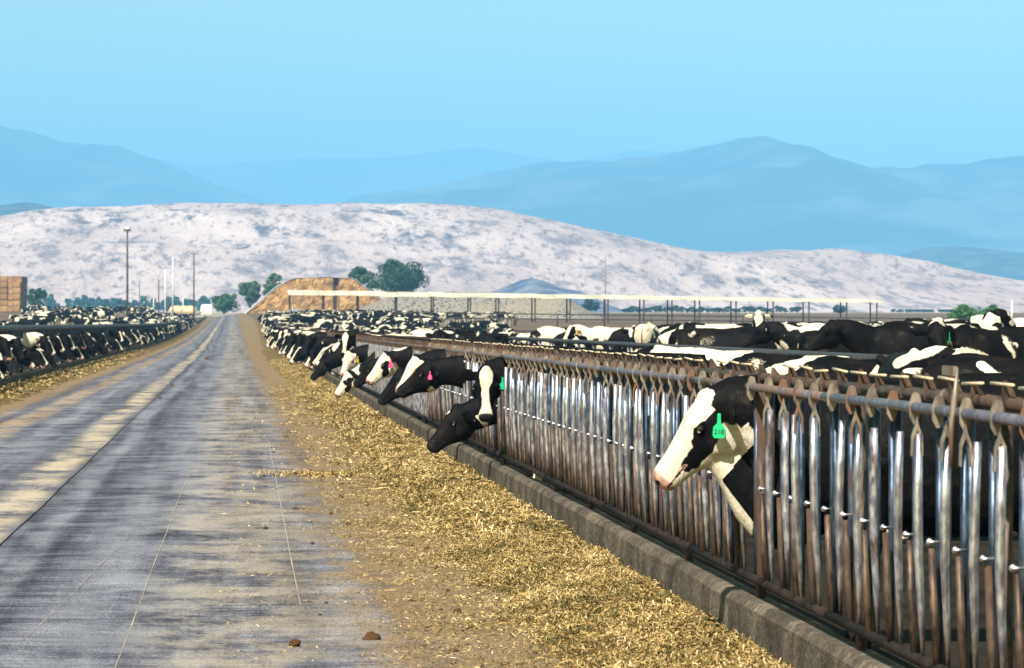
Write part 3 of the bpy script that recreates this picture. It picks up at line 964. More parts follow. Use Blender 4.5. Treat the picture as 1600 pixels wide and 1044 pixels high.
pipe_fence('long single dark pipe rail behind the headlock fence', [(7.25, 34), (7.25, 90), (7.3, 200), (7.5, 300)], (1.30,), 0.047, 4.0, M_DARKPIPE, M_BRIGHT, 0.035)
pipe_fence('thin dark pipe fence crossing the brown dirt pen', [(11.5, 95), (19, 165), (17, 240), (14.0, 330)], (1.25, 0.75), 0.04, 5.0, M_DARKPIPE, M_DARKPIPE)
pipe_fence('far pipe fence along the back of the brown pen', [(13, 470), (34, 470), (60, 480), (92, 480)], (1.3, 0.8), 0.06, 5.5, M_POST, M_POST, 0.07)
pipe_fence('pipe fence climbing over the mound at the right edge', [(14.6, 112), (16.9, 112), (19.5, 108), (20.5, 104)], (1.36, 0.9), 0.028, 3.0, M_DARKPIPE, M_DARKPIPE, 0.035)

# ------------------------------------------------------------------ cows
HEAD_L = 0.50
HEAD = [(-.045, .045, -.12, .055), (-.01, .080, -.19, .085), (.05, .090, -.245, .105), (.115, .085, -.262, .118), (.175, .070, -.242, .108), (.24, .052, -.202, .086),
        (.305, .037, -.166, .070), (.37, .026, -.146, .064), (.42, .022, -.141, .072), (.455, .016, -.134, .077), (.485, .000, -.117, .067), (.502, -.028, -.085, .040)]


def head_frame(P, yaw, pitch, roll=0.0):
    d = Vector((math.cos(pitch) * math.cos(yaw), math.cos(pitch) * math.sin(yaw), math.sin(pitch)))
    s = Vector((-math.sin(yaw), math.cos(yaw), 0))
    u = d.cross(s)
    if u.z < 0: u = -u
    if roll:
        q = Matrix.Rotation(roll, 3, d)
        s, u = q @ s, q @ u
    return Vector(P), d, s, u


def ell_ring(c, a, b, ha, hb, n=22, pw=1.0):
    return [c + a * (ha * math.copysign(abs(math.cos(t)) ** pw, math.cos(t))) + b * (hb * math.copysign(abs(math.sin(t)) ** pw, math.sin(t))) for t in (2 * math.pi * k / n for k in range(n))]


def cow_mesh(name, P, yaw, pitch, voxel, paint, ears=(0.0, 0.0), base_z=1.07, dew=None, body=True, lean=0.0, mat=None, faces=None, neck_r=1.0, legs=0.0, roll=0.0):
    P, d, s, u = head_frame(P, yaw, pitch, roll)
    X, Yv, Z = Vector((1, 0, 0)), Vector((0, 1, 0)), Vector((0, 0, 1))
    mb = MB()
    trunk = [(-1.06, 1.20, .06, .07), (-1.03, 1.17, .15, .15), (-.96, 1.13, .24, .215), (-.84, 1.09, .31, .265), (-.68, 1.05, .345, .285), (-.48, 1.01, .375, .305), (-.22, .98, .395, .325),
             (.02, .98, .40, .325), (.22, 1.0, .395, .295), (.40, 1.03, .375, .245), (.54, 1.06, .32, .20), (.66, 1.07, .22, .15)]
    mb.rings([ell_ring(Vector((x, 0, z)), Yv, Z, w, h, 24, 0.88) for x, z, h, w in trunk])
    # hooks, spine, withers
    for sy in (-1, 1):
        mb.ellipsoid((-.66, sy * .245, 1.315), (.10, .055, .06))
        mb.ellipsoid((-1.0, sy * .12, 1.27), (.06, .05, .06))
    mb.tube([(-1.0, 0, 1.36), (-.6, 0, 1.375), (-.1, 0, 1.365), (.25, 0, 1.40), (.42, 0, 1.37)], [.03, .035, .035, .05, .06], 8)
    # neck
    n0 = Vector((.44, 0, base_z))
    end = P - u * .075 + d * .03
    c1 = n0 + X * (.28) + Z * ((end.z - n0.z) * .25)
    c2 = end - (d * .22 + (X * .15 if yaw else X * 0)) - u * .05
    rings = []
    for k in range(9):
        q = k / 8
        p = n0 * (1 - q) ** 3 + c1 * 3 * q * (1 - q) ** 2 + c2 * 3 * q * q * (1 - q) + end * q ** 3
        dq = ((c1 - n0) * (1 - q) ** 2 + (c2 - c1) * 2 * q * (1 - q) + (end - c2) * q * q).normalized()
        side = dq.cross(Z)
        side = side.normalized() if side.length > .1 else s
        upv = side.cross(dq)
        hh = (.285 * (1 - q) ** 1.3 + .150 * (1 - (1 - q) ** 1.3)) * neck_r; hw = (.175 * (1 - q) + .092 * q) * neck_r
        rings.append(ell_ring(p, side, upv, hw, hh, 20))
    mb.rings(rings)
    if dew:
        mb.rings([ell_ring(Vector(q[:3]), Yv, Z, q[3], q[4], 14) for q in dew])
    # dewlap / brisket
    mb.ellipsoid((.50, 0, .76), (.17, .085, .13))
    # head
    rings = []
    for t_, top, bot, hw in HEAD:
        rings.append(ell_ring(P + d * t_ + u * (top + bot) / 2, s, u, hw, (top - bot) / 2, 22, 0.82 if t_ > .3 else 0.9))
    mb.rings(rings)
    for sy in (-1, 1):
        mb.ellipsoid(P + d * .135 + s * sy * .098 + u * -.002, (.036, .036, .036))        # brow over the eye
        mb.ellipsoid(P + d * .14 + s * sy * .075 - u * .125, (.075, .05, .075))          # cheek
        mb.ellipsoid(P + d * .468 + s * sy * .044 - u * .030, (.026, .028, .030))        # nostril wing
        # ear: flattened leaf
        e0 = P + d * .015 + s * sy * .075 - u * .02
        droop = ears[0 if sy < 0 else 1]
        ed = (s * sy * 1.0 - d * .05 + (-u if pitch > -2 else u) * (.18 + droop) - d * .1).normalized()
        en = (d * .75 + u * .55); en = (en - ed * en.dot(ed)).normalized(); ew = ed.cross(en)
        er = []
        for q, w, th in ((0, .026, .022), (.2, .052, .018), (.45, .076, .015), (.72, .068, .013), (.92, .036, .012), (1, .010, .010)):
            er.append(ell_ring(e0 + ed * (q * .225) - en * .02 * math.sin(q * 3), ew, en, w, th, 12))
        mb.rings(er)
    mb.ellipsoid(P - d * .005 + u * .055, (.05, .05, .05))                                  # poll tuft
    # legs
    if body:
        for sy in (-1, 1):
            k = legs * sy
            mb.tube([(.40, sy * .17, .98), (.38, sy * .175, .74), (.42 + k * .3, sy * .155, .44), (.41 + k * .5, sy * .15, .36), (.41 + k * .75, sy * .148, .14), (.44 + k * .8, sy * .148, .07), (.46 + k * .8, sy * .15, 0.005)],
                    [.135, .088, .058, .054, .040, .050, .058], 12)
            mb.tube([(-.76, sy * .19, 1.02), (-.68 - k * .2, sy * .205, .80), (-.80 - k * .4, sy * .18, .60), (-.93 - k * .5, sy * .155, .49), (-.91 - k * .6, sy * .15, .40), (-.89 - k * .7, sy * .15, .14), (-.86 - k * .7, sy * .15, .07), (-.84 - k * .7, sy * .152, .005)],
                    [.20, .155, .090, .058, .048, .040, .050, .058], 12)
        mb.ellipsoid((-.60, 0, .62), (.21, .15, .15))
        for sx in (-.68, -.52):
            for sy in (-1, 1): mb.tube([(sx, sy * .07, .55), (sx, sy * .075, .43)], [.024, .014], 8)
        mb.tube([(-1.03, 0, 1.33), (-1.10, .01, 1.22), (-1.13, .015, .95), (-1.13, .02, .66), (-1.12, .02, .55), (-1.12, .02, .40)], [.045, .032, .024, .022, .045, .012], 8)
    raw = mb.mesh(name)
    o = bpy.data.objects.new('temporary', raw); COL.objects.link(o)
    md = o.modifiers.new('r', 'REMESH'); md.mode = 'VOXEL'; md.voxel_size = voxel
    sm = o.modifiers.new('s', 'SMOOTH'); sm.factor = 0.5; sm.iterations = 3 if voxel < .02 else 2
    if faces:
        dc = o.modifiers.new('d', 'DECIMATE'); dc.ratio = faces
    dg = bpy.context.evaluated_depsgraph_get()
    me = bpy.data.meshes.new_from_object(o.evaluated_get(dg))
    bpy.data.objects.remove(o); bpy.data.meshes.remove(raw)
    me.name = name
    me.shade_smooth()
    me.materials.clear(); me.materials.append(mat or M_COAT)
    n = len(me.vertices)
    co = np.empty(n * 3, np.float32); me.vertices.foreach_get('co', co); co = co.reshape(-1, 3).astype(float)
    rel = co - np.array(P)
    hu, hs, hv = rel @ np.array(d), rel @ np.array(s), rel @ np.array(u)
    onhead = (hu > -.06) & (hu < .6) & (hv < .13) & (hv > -.28) & (np.abs(hs) < .13)
    rgba = paint(co, hu, hs, hv, onhead)
    at = me.attributes.new('coat', 'FLOAT_COLOR', 'POINT')
    at.data.foreach_set('color', rgba.astype(np.float32).ravel())
    me['head'] = [*P, *d, *s, *u]
    return me


def nose_b(hu, hs, hv):
    muzzle = sstep(.425, .475, hu) * .5
    line = (np.abs(hv + .090 + .03 * (hu - .4)) < .006) & (hu > .33) & (hu < .48)
    muzzle = np.where(line, .9, muzzle)
    nost = 1 - sstep(.014, .026, np.sqrt((np.abs(hs) - .048) ** 2 + (hv + .038) ** 2 + ((hu - .492) * .6) ** 2))
    return np.maximum(muzzle * (np.abs(hs) < .12), nost)


def fnoise(co, sc, seed=0.0):
    return np.array([noise.noise((p[0] * sc + seed, p[1] * sc, p[2] * sc)) for p in co])


def paint_common(co, hu, hs, hv, onhead):
    """generic coat: noise patches on the trunk, white legs and belly, blaze mask on the face"""
    n = len(co)
    z = co[:, 2]
    r = np.full(n, .5)
    r = r + .35 * (1 - sstep(.30, .62, z)) + .10 * (1 - sstep(.7, .8, z))
    r = np.where(onhead, .12, r)
    neck = (co[:, 0] > .55) & ~onhead
    r = np.where(neck, .40, r)
    blaze = np.where(onhead & (hv > -.22), (1 - sstep(.035 + .02 * np.sin(hu * 9), .075, np.abs(hs) + np.maximum(0, -.02 - hv) * .45)), 0)
    blaze = np.maximum(blaze, np.where(onhead, sstep(.33, .40, hu), 0))
    b = np.where(onhead, nose_b(hu, hs, hv), 0)
    a = np.where(onhead, 0.12, np.where(neck, .7, 1.0))
    hoof = z < .06
    b = np.where(hoof & ~onhead, 1.0, b)
    return np.stack([r, blaze, b, a], -1)


def designed(white_fn, nose=1.0):
    def p(co, hu, hs, hv, onhead):
        wob = fnoise(co, 8, 3) * .030 + fnoise(co, 22, 8) * .010
        sd = white_fn(co, hu + wob, hs + wob * .6, hv + wob, onhead)          # metres, positive = white
        r = np.clip(.5 + sd * 12, 0, 1)
        b = np.where(onhead, nose_b(hu, hs, hv), 0)
        return np.stack([r, r * 0, b, r * 0 + (1 if nose < 1.5 else 0)], -1)
    return p


def ellip(u, v, cu, cv, ru, rv, ang=0.0):
    c, s_ = math.cos(ang), math.sin(ang)
    du, dv = u - cu, v - cv
    a, b = du * c + dv * s_, -du * s_ + dv * c
    return (np.sqrt((a / ru) ** 2 + (b / rv) ** 2) - 1) * min(ru, rv)       # negative inside


def w_profile(co, hu, hs, hv, onhead):
    """white face and throat, large black patch from poll over eye and cheek"""
    white = np.full(len(co), -.2)
    patch = np.minimum(ellip(hu, hv, .15, -.060, .088, .070, .1), ellip(hu, hv, .225, -.10, .105, .050, -.12))
    patch = np.minimum(patch, ellip(hu, hv, .325, -.085, .050, .034, .0))
    patch = np.minimum(patch, ellip(hu, hv, .07, -.055, .09, .045, .0))
    face = np.minimum(patch, (hu - .005 + np.minimum(hv, 0) * .05))
    # forehead stays white up to the poll
    fore = .05 - np.abs(hv - .035) * 1.0
    face = np.maximum(face, np.where(hv > .018 - hu * .05, np.minimum(.05, hu + .06), -.2))
    white = np.where(onhead, face, white)
    # white throat strip running down the underside of the neck
    lx, lz = co[:, 0], co[:, 2]
    top = np.interp(lx, [.70, .90, 1.0, 1.10, 1.18, 1.28], [.52, .58, .67, .80, .91, 1.0])
    thr = np.where((lx > .90) & (lx < 1.28) & ~onhead, np.minimum(np.minimum(top - lz, .06), (lx - 1.0) * .6), -.2)
    thr = np.where(onhead & (hu < .1) & (hv < -.17), .05, thr)
    return np.maximum(white, thr)


def w_blaze(co, hu, hs, hv, onhead):
    """black head, white forehead narrowing to a blaze and a white nose"""
    half = np.interp(hu, [-.05, .0, .06, .13, .22, .32, .40, .52], [.02, .06, .075, .062, .038, .036, .055, .08])
    w = half - np.abs(hs) - np.maximum(0, -.05 - hv) * .5
    w = np.where(onhead & (hv > -.13), w, -.2)
    thr = np.where(~onhead & (co[:, 2] < .78) & (co[:, 0] > .72), .05 - np.abs(co[:, 1]), -.2)
    return np.maximum(w, thr)


def w_star(co, hu, hs, hv, onhead):
    w = .035 - np.sqrt((hu - .10) ** 2 + hs ** 2) + np.where(hv > 0, 0, -.1)
    thr = np.where(~onhead & (hv < -.12) & (hu > -.25), .05 - np.abs(hu + .06), -.2)
    return np.maximum(np.where(onhead, w, -.2), thr)


def w_black(co, hu, hs, hv, onhead):
    return np.where(onhead & (hv < -.19) & (hu > .1) & (hu < .2), .02, -.2)


def w_whiteface(co, hu, hs, hv, onhead):
    eye = np.sqrt(((hu - .14) / 1.2) ** 2 + (hv + .035) ** 2) - .038
    return np.where(onhead & (hu > -.01), np.minimum(eye, .1), -.2)


def w_eyepatch(co, hu, hs, hv, onhead):
    patch = np.minimum(ellip(hu, hv, .14, -.05, .10, .060, .3), ellip(hu, hv, .22, -.12, .09, .045, -.2)) + fnoise(co, 11, 5) * .03
    back = hu + .0
    nz = fnoise(co, 2.3, 21)
    return np.where(onhead, np.minimum(np.minimum(patch, .08), back + .0), nz * .25 - .05)


POSE = {   # P (poll), yaw, pitch
    'stand': ((1.14, 0, 1.37), 0, R(-32)), 'turn_left': ((.98, .30, 1.38), R(78), R(-42)), 'turn_right': ((.98, -.30, 1.38), R(-75), R(-42)),
    'low': ((1.10, 0, 1.02), 0, R(-42)), 'lock': ((1.16, 0, 1.245), 0, R(-54)), 'eat': ((1.16, 0.02, .86), R(6), R(-46)), 'lock_turn': ((1.17, .10, 1.23), R(62), R(-58)), 'lock_turn_right': ((1.17, -.10, 1.23), R(-55), R(-55))}
LO = {}
for k, (P_, y_, p_) in POSE.items():
    LO[k] = cow_mesh('cow', P_, y_, p_, .026, paint_common, faces=.22, legs=random.uniform(-.1, .1))
HI = {k: cow_mesh('cow', *POSE[k], .020, paint_common, legs=random.uniform(-.12, .12)) for k in ('stand', 'turn_left', 'turn_right', 'low')}

def add_eye(o, me):
    h = np.array(me['head']); P, d, s, u = h[:3], h[3:6], h[6:9], h[9:12]
    for sy in (-1, 1):
        c = P + d * .142 + s * sy * .122 + u * -.016
        m = MB(); m.ellipsoid(c, (.019, .019, .019), None, 12, 8)
        m.build('eye', M_EYE, o, True)
        m = MB(); m.ellipsoid(c + d * .014 + s * sy * .002 - u * .006, (.010, .010, .008), None, 8, 6)
        m.build('eye_corner', M_EYECORNER, o, True)


def add_tag(o, me, side, color, digits=None, size=1.0, front=0.2):
    h = np.array(me['head']); P, d, s, u = (Vector(h[i:i + 3]) for i in (0, 3, 6, 9))
    ear = P + d * .03 + s * side * .155 - u * .045
    # tag hangs vertically, flat side facing out from the ear front
    nrm = (s * side * (1.05 - front) + d * front); nrm.z = 0; nrm.normalize()
    tg = Vector((0, 0, 1)).cross(nrm)
    M = Matrix((tg, Vector((0, 0, 1)), nrm)).transposed()
    out = [(-.008, .062), (.008, .062), (.010, .012), (.030, -.008), (.034, -.050), (.024, -.066), (-.024, -.066), (-.034, -.050), (-.030, -.008), (-.010, .012)]
    n = len(out)
    c = ear + nrm * .022 - Vector((0, 0, .045))
    m = MB()
    m.add([c + M @ (Vector((a, b, 0)) * size) for a, b in out] + [c + M @ Vector((a * size, b * size, .004)) for a, b in out],
          [tuple(range(n - 1, -1, -1)), tuple(range(n, 2 * n))] + [(k, (k + 1) % n, (k + 1) % n + n, k + n) for k in range(n)])
    t_ = m.build('ear_tag', M_TAG[color], o)
    if digits:
        cu = bpy.data.curves.new('digits', 'FONT'); cu.body = digits; cu.size = .034; cu.align_x = 'CENTER'; cu.align_y = 'CENTER'; cu.extrude = .0006
        fo = bpy.data.objects.new('digits', cu); COL.objects.link(fo)
        me2 = bpy.data.meshes.new_from_object(fo.evaluated_get(bpy.context.evaluated_depsgraph_get()))
        bpy.data.objects.remove(fo)
        q = link('digits', me2, t_, M_INK)
        q.matrix_local = Matrix.Translation(c + M @ Vector((0, -.034, .0056))) @ M.to_4x4()
    return t_


def put_cow(me, X, Y, heading, label, group=None, scale=1.0, dz=0.0, tags=(), eyes=False, tint=None):
    o = link('cow', me)
    o.location = (X, Y, g1(X, Y) + dz)
    o.rotation_euler = (0, 0, heading)
    o.scale = (scale,) * 3
    o.color = tint or (random.gauss(.36, .2), 1.0 if random.random() < .5 else .0, 1.0 if random.random() < .65 else 0.0, 1)
    tag(o, label, 'cow', group)
    if eyes: add_eye(o, me)
    for tg in tags: add_tag(o, me, *tg)
    return o

GF = 'cows with their heads through the headlock fence'
def hero(pose, Y, out, paint, label, tags=(), voxel=.013, jit=0.0, scale=1.0, dz=0.0, rot=0.0, **kw):
    me = cow_mesh('cow', *pose, voxel, paint, mat=M_COATD, **kw)
    X = fence_x(Y) + pose[0][0] * scale - out
    return put_cow(me, X, Y, R(180) + rot, label, GF, scale, dz, tags, True)

# the nearest cow in profile
hero(((1.20, 0, 1.27), 0, R(-49)), 23.14, .205, designed(w_profile), 'nearest cow in profile with white face, black eye patch and green ear tag', [(1, 'green', '218')], .0105, ears=(.1, .15), neck_r=1.22, base_z=.98, dew=[(1.24, 0, 1.02, .045, .05), (1.17, 0, .97, .07, .11), (1.08, 0, .86, .075, .18), (.96, 0, .76, .08, .22), (.80, 0, .72, .08, .22), (.6, 0, .76, .09, .15)])
# the group half way along
hero(((1.18, .05, 1.20), R(86), R(-60)), 44.2, .20, designed(w_blaze, 2.0), 'black cow facing the camera with a white blaze and a green ear tag', [(1, 'green', None, .95, .95)], .014, ears=(.1, .1))
hero(((1.20, 0.0, .80), R(10), R(-44)), 45.3, .40, designed(w_star, 2.0), 'black cow lowering its head to the feed below the blaze-faced cow', (), .014, ears=(.1, .3))
hero(((1.22, 0, 1.20), R(-6), R(-34)), 51.5, .42, designed(w_black, 2.0), 'black cow in profile with pink ear tag stretching past the blaze-faced cow', [(1, 'pink', None, .75)], .015, ears=(.1, .4))
hero(((1.20, 0, 1.23), R(22), R(-50)), 56.0, .38, designed(w_whiteface), 'white-faced cow with a dark eye beside the black profile cow', [(1, 'green', None)], .016)
hero(((1.22, 0, 1.02), R(4), R(-44)), 59.5, .44, designed(w_black, 2.0), 'black cow with lowered head beneath the white-faced cow', (), .016)
hero(((1.20, 0, 1.20), R(8), R(-46)), 66.5, .40, designed(w_eyepatch), 'white cow head in profile with black eye patch and pink ear tag', [(1, 'pink', None)], .016)
hero(((1.20, 0, 1.00), R(0), R(-42)), 76.5, .30, designed(w_black, 2.0), 'black cow with round green ear tag left of the eye-patched cow', [(1, 'green', None)], .018)
hero(((1.22, 0, .74), R(5), R(-50)), 84.0, .50, designed(w_eyepatch), 'cow with white muzzle reaching right down to the feed', (), .018)
hero(((1.20, .05, 1.08), R(55), R(-52)), 88.5, .40, designed(w_whiteface), 'white-faced cow with white ear in the middle of the cluster', [(1, 'yellow', None)], .018)
hero(((1.15, .05, 1.42), R(75), R(-62)), 97.0, .26, designed(w_blaze, 2.0), 'cow raising its blazed head above the others, facing the camera', (), .018)
hero(((1.22, 0, .80), R(0), R(-46)), 103.0, .60, designed(w_black, 2.0), 'black cow reaching low at the far end of the cluster', (), .02)

# the dense rows of heads further down both fences; those past the first hundred or so metres of row are kept for one mass
far_rows = []
y = 109.0; n_right = 0
while y < 470:
    ps = random.choice(['eat', 'eat', 'lock', 'lock_turn', 'low', 'eat'])
    X = fence_x(y) + POSE[ps][0][0] - random.uniform(.20, .70)
    if y < 265:
        bz = random.random() < .5
        put_cow(LO[ps], X, y, R(180) + random.uniform(-.3, .3), ('white-blazed' if bz else 'dark-faced') + ' cow feeding in the dense far row at the headlock fence', 'cows in the far row at the headlock fence', random.uniform(.92, 1.05), tint=(random.gauss(.36, .2), 1.0 if bz else 0., 1.0 if random.random() < .65 else 0., 1))
        n_right += 1
        y += random.uniform(1.2, 3.2)
    else:
        far_rows.append((ps, X, y, R(180) + random.uniform(-.2, .2))); y += random.uniform(2.4, 4.4)
y = 100.0; n_left = 0
while y < 640:
    ps = random.choice(['eat', 'eat', 'lock', 'lock_turn_right', 'low', 'eat', 'lock'])
    X = left_x(y) - POSE[ps][0][0] + random.uniform(.15, .70)
    if y < 255:
        bz = random.random() < .36
        put_cow(LO[ps], X, y, random.uniform(-.35, .35), ('white-blazed' if bz else 'dark-faced') + ' cow feeding shoulder to shoulder in the row at the left fence', 'cows in the row at the left fence', random.uniform(.92, 1.05), tint=(random.gauss(.26, .2), 1.0 if bz else 0., 1.0 if random.random() < .75 else 0., 1))
        n_left += 1
        y += random.uniform(1.0, 3.6)
    else:
        far_rows.append((ps, X, y, random.uniform(-.25, .25))); y += random.uniform(3, 7)

# cows standing in the right pen, nearest ones placed one by one: photo x, distance, heading, pose, label, tag
B_, W_, N_ = 1.0, 1.0, 0.0
pen = [   # photo x, distance, heading, pose, label, tags, (white share, blaze, dark nose), lift
    (1432, 60.0, 190, 'stand', 'large black cow with white shoulder flash standing side on below the mound', (), (.34, 0, 1), .06),
    (1548, 53.0, 205, 'turn_left', 'cow with patched head and green tag near the right edge', [(1, 'green')], (.36, 0, 1), .05),
    (1560, 38.0, 172, 'low', 'black-backed cow close behind the fence at the right edge', (), (.16, 0, 1), 0),
    (1588, 80.0, 20, 'stand', 'pale cow standing on the mound at the right edge', (), (.45, 1, 0), .30),
    (1622, 66.0, 160, 'turn_right', 'cow half out of the picture at the right edge', (), (.5, 1, 1), .1),
    (1508, 96.0, 170, 'stand', 'cow behind the large black cow on the mound', (), (.5, 0, 1), .22),
    (1362, 68.0, 84, 'low', 'cow seen from behind left of the large black cow', (), (.32, 0, 1), 0),
    (1300, 76.0, 175, 'stand', 'dark cow side on between the rear-view cow and the large black cow', (), (.42, 0, 1), 0),
    (1226, 88.0, 88, 'stand', 'cow seen from the rear beside the white-faced watcher', (), (.36, 0, 1), 0),
    (1100, 104.0, 160, 'low', 'white-backed cow side on left of the watching cow', (), (.54, 0, 1), .02),
    (1012, 112.0, 76, 'low', 'white-rumped cow seen from behind near the middle of the pen', (), (.58, 0, 1), .02),
    (950, 116.0, 150, 'turn_left', 'patched cow with yellow ear tag near the middle of the pen', [(1, 'yellow')], (.42, 1, 1), -.12),
    (870, 124.0, 178, 'low', 'long pale cow standing side on behind the fence', (), (.6, 1, 1), -.05),
    (800, 132.0, 170, 'stand', 'cow at the left end of the line behind the fence', (), (.5, 1, 1), -.1),
    (1215, 52.0, 185, 'low', 'black cow standing low behind the fence below the pipe rail', (), (.34, 0, 1), -.15),
    (1330, 47.0, 200, 'low', 'dark cow close behind the fence right of centre', (), (.36, 0, 1), -.20),
    (1120, 62.0, 178, 'low', 'dark cow behind the fence near the pale posts', (), (.32, 1, 1), -.15),
    (1050, 70.0, 188, 'low', 'patched cow behind the fence left of the pale posts', (), (.38, 1, 1), -.15),
    (1395, 92.0, 30, 'stand', 'cow in the second line behind the large black cow', (), (.48, 1, 1), 0),
    (735, 118.0, 190, 'turn_left', 'black cow with pink ear tag looking over the headlock rail', [(1, 'pink')], (.1, 0, 1), .05),
    (1272, 102.0, 10, 'stand', 'black-backed cow side on facing right behind the rear-view cow', (), (.4, 0, 1), 0),
    (1150, 125.0, 5, 'stand', 'cow partly hidden behind the watching cow', (), (.45, 0, 1), 0),
    (1480, 34.0, 178, 'low', 'dark-backed cow right behind the bars below the white-faced cow', (), (.30, 0, 1), -.12),
]
used = []
for px, Y, hd, ps, lab, tg, tn, dz in pen:
    X = world_x(px, Y)
    put_cow(HI[ps], X, Y, R(hd), lab, 'cows standing in the right pen', 1.0 + min(.06, max(-.06, dz * .5)), 0, tg, tint=(tn[0] + .09, tn[1], tn[2], 1))
    used.append((X, Y))

def w_wide(co, hu, hs, hv, onhead):
    half = np.interp(hu, [-.05, .0, .06, .13, .22, .32, .40, .52], [.03, .08, .10, .085, .06, .065, .085, .10])
    w = half - np.abs(hs) - np.maximum(0, -.06 - hv) * .35
    body = fnoise(co, 1.6, 40) * .3 - .05
    return np.where(onhead, w, body)


for pose_, px, Y, hd, fn, lab, nose in ((((.98, .32, 1.36), R(62), R(-44)), 1424, 45.5, -92, w_wide, 'white-faced cow with dark nose looking right over the headlock rail', 2.0),
                                  (((1.08, 0, 1.58), 0, R(-60)), 1186, 92.0, -97, w_wide, 'white-faced cow standing and looking straight at the camera', 1.0),
                                  (((.95, -.34, 1.52), R(-70), R(-50)), 1552, 58.0, -80, w_eyepatch, 'cow with white face and black eye patch near the right edge', 1.0)):
    X = world_x(px, Y)
    me = cow_mesh('cow', *pose_, .018, designed(fn, nose), mat=M_COATD)
    put_cow(me, X, Y, R(hd), lab, 'cows standing in the right pen', 1.0, 0, (), True)
    used.append((X, Y))

# herds beyond
def herd(n, region, label, group, accept=None, heading=None, dmin=1.9):
    made = 0; tries = 0
    while made < n and tries < n * 60:
        tries += 1
        x0, x1, y0, y1 = region
        Y = random.uniform(y0, y1); px = random.uniform(x0, x1)
        X = world_x(px, Y)
        if accept and not accept(X, Y, px): continue
        if any((X - a) ** 2 + (Y - b) ** 2 < dmin ** 2 for a, b in used): continue
        used.append((X, Y))
        ps = random.choice(['stand', 'stand', 'turn_left', 'turn_right', 'low', 'low', 'stand'])
        put_cow(LO[ps], X, Y, random.uniform(0, 2 * math.pi) if heading is None else heading + random.gauss(0, .6), label, group, random.uniform(.94, 1.05))
        made += 1
    return made

made_r = herd(46, (440, 800, 130, 380), 'cow in the crowd standing behind the right fence', 'cows crowded in the right pen', lambda X, Y, p: X > 5.2 + (Y > 250) * .8 and X < 24 and random.random() < (1.25 - (p - 440) / 420))
made_l = herd(42, (-10, 300, 140, 560), 'cow in the crowd standing behind the left fence', 'cows crowded in the left pen', lambda X, Y, p: X < -8.4 and random.random() < (0.35 + p / 330))
made_m = herd(18, (1040, 1600, 70, 150), 'cow standing further back among the cows of the right pen', 'cows further back in the right pen', lambda X, Y, p: X > 8.2, None, 1.5)
made_f = herd(14, (640, 810, 480, 520), 'cow in the thin far line below the tyre-covered mound', 'cows in the far line', lambda X, Y, p: X > 14)
# the remaining animals of the far crowd, one mass
def mass_data(me):
    base = np.empty(len(me.vertices) * 3, np.float32); me.vertices.foreach_get('co', base)
    me.calc_loop_triangles()
    tri = np.empty(len(me.loop_triangles) * 3, np.int32); me.loop_triangles.foreach_get('vertices', tri)
    colr = np.empty(len(me.vertices) * 4, np.float32); me.attributes['coat'].data.foreach_get('color', colr)
    return base.reshape(-1, 3), tri.reshape(-1, 3), colr.reshape(-1, 4)
VL = {k: mass_data(cow_mesh('cow', *POSE[k], .04, paint_common, faces=.2)) for k in ('stand', 'eat', 'lock', 'low')}
def mass(name, spots, label):
    V, T, Cc = [], [], []; off = 0
    for ps, X, Y, a in spots:
        base, tri, colr = VL.get(ps) or VL['stand' if 'lock' not in ps else 'lock']
        c_, s_ = math.cos(a), math.sin(a)
        V.append(base @ np.array([[c_, s_, 0], [-s_, c_, 0], [0, 0, 1]]) * random.uniform(.94, 1.04) + np.array([X, Y, g1(X, Y)])); T.append(tri + off); off += len(base)
        cc = colr.copy(); cc[:, 0] += random.gauss(-.24, .15) * cc[:, 3]
        if random.random() < .5: cc[:, 1] = 0
        Cc.append(cc)
    m2 = np_mesh(name, np.concatenate(V), np.concatenate(T), M_COAT, True)
    at = m2.attributes.new('coat', 'FLOAT_COLOR', 'POINT'); at.data.foreach_set('color', np.concatenate(Cc).astype(np.float32).ravel())
    o = tag(link(name, m2), label, 'herd', kind='stuff')
    o.color = (.5, 1, 1, 1)
    return o
def crowd(n, region, accept):
    out = []; tries = 0
    while len(out) < n and tries < n * 60:
        tries += 1
        Y = random.uniform(region[2], region[3]); px = random.uniform(region[0], region[1]); X = world_x(px, Y)
        if not accept(X, Y, px) or any((X - a) ** 2 + (Y - b) ** 2 < 2.9 for a, b in used): continue
        used.append((X, Y)); out.append((random.choice(('stand', 'stand', 'low')), X, Y, random.uniform(0, 6.28)))
    return out
mass('distant_herd', [q for q in far_rows if q[1] > 0] + crowd(80, (425, 700, 300, 560), lambda X, Y, p: X > 6.0 and random.random() < (1.2 - (p - 425) / 300)), 'far crowd of cows behind the right fence')
mass('distant_herd', [q for q in far_rows if q[1] < 0] + crowd(95, (40, 345, 300, 820), lambda X, Y, p: X < -8.6 and random.random() < .15 + p / 345), 'far crowd of cows behind the left fence')

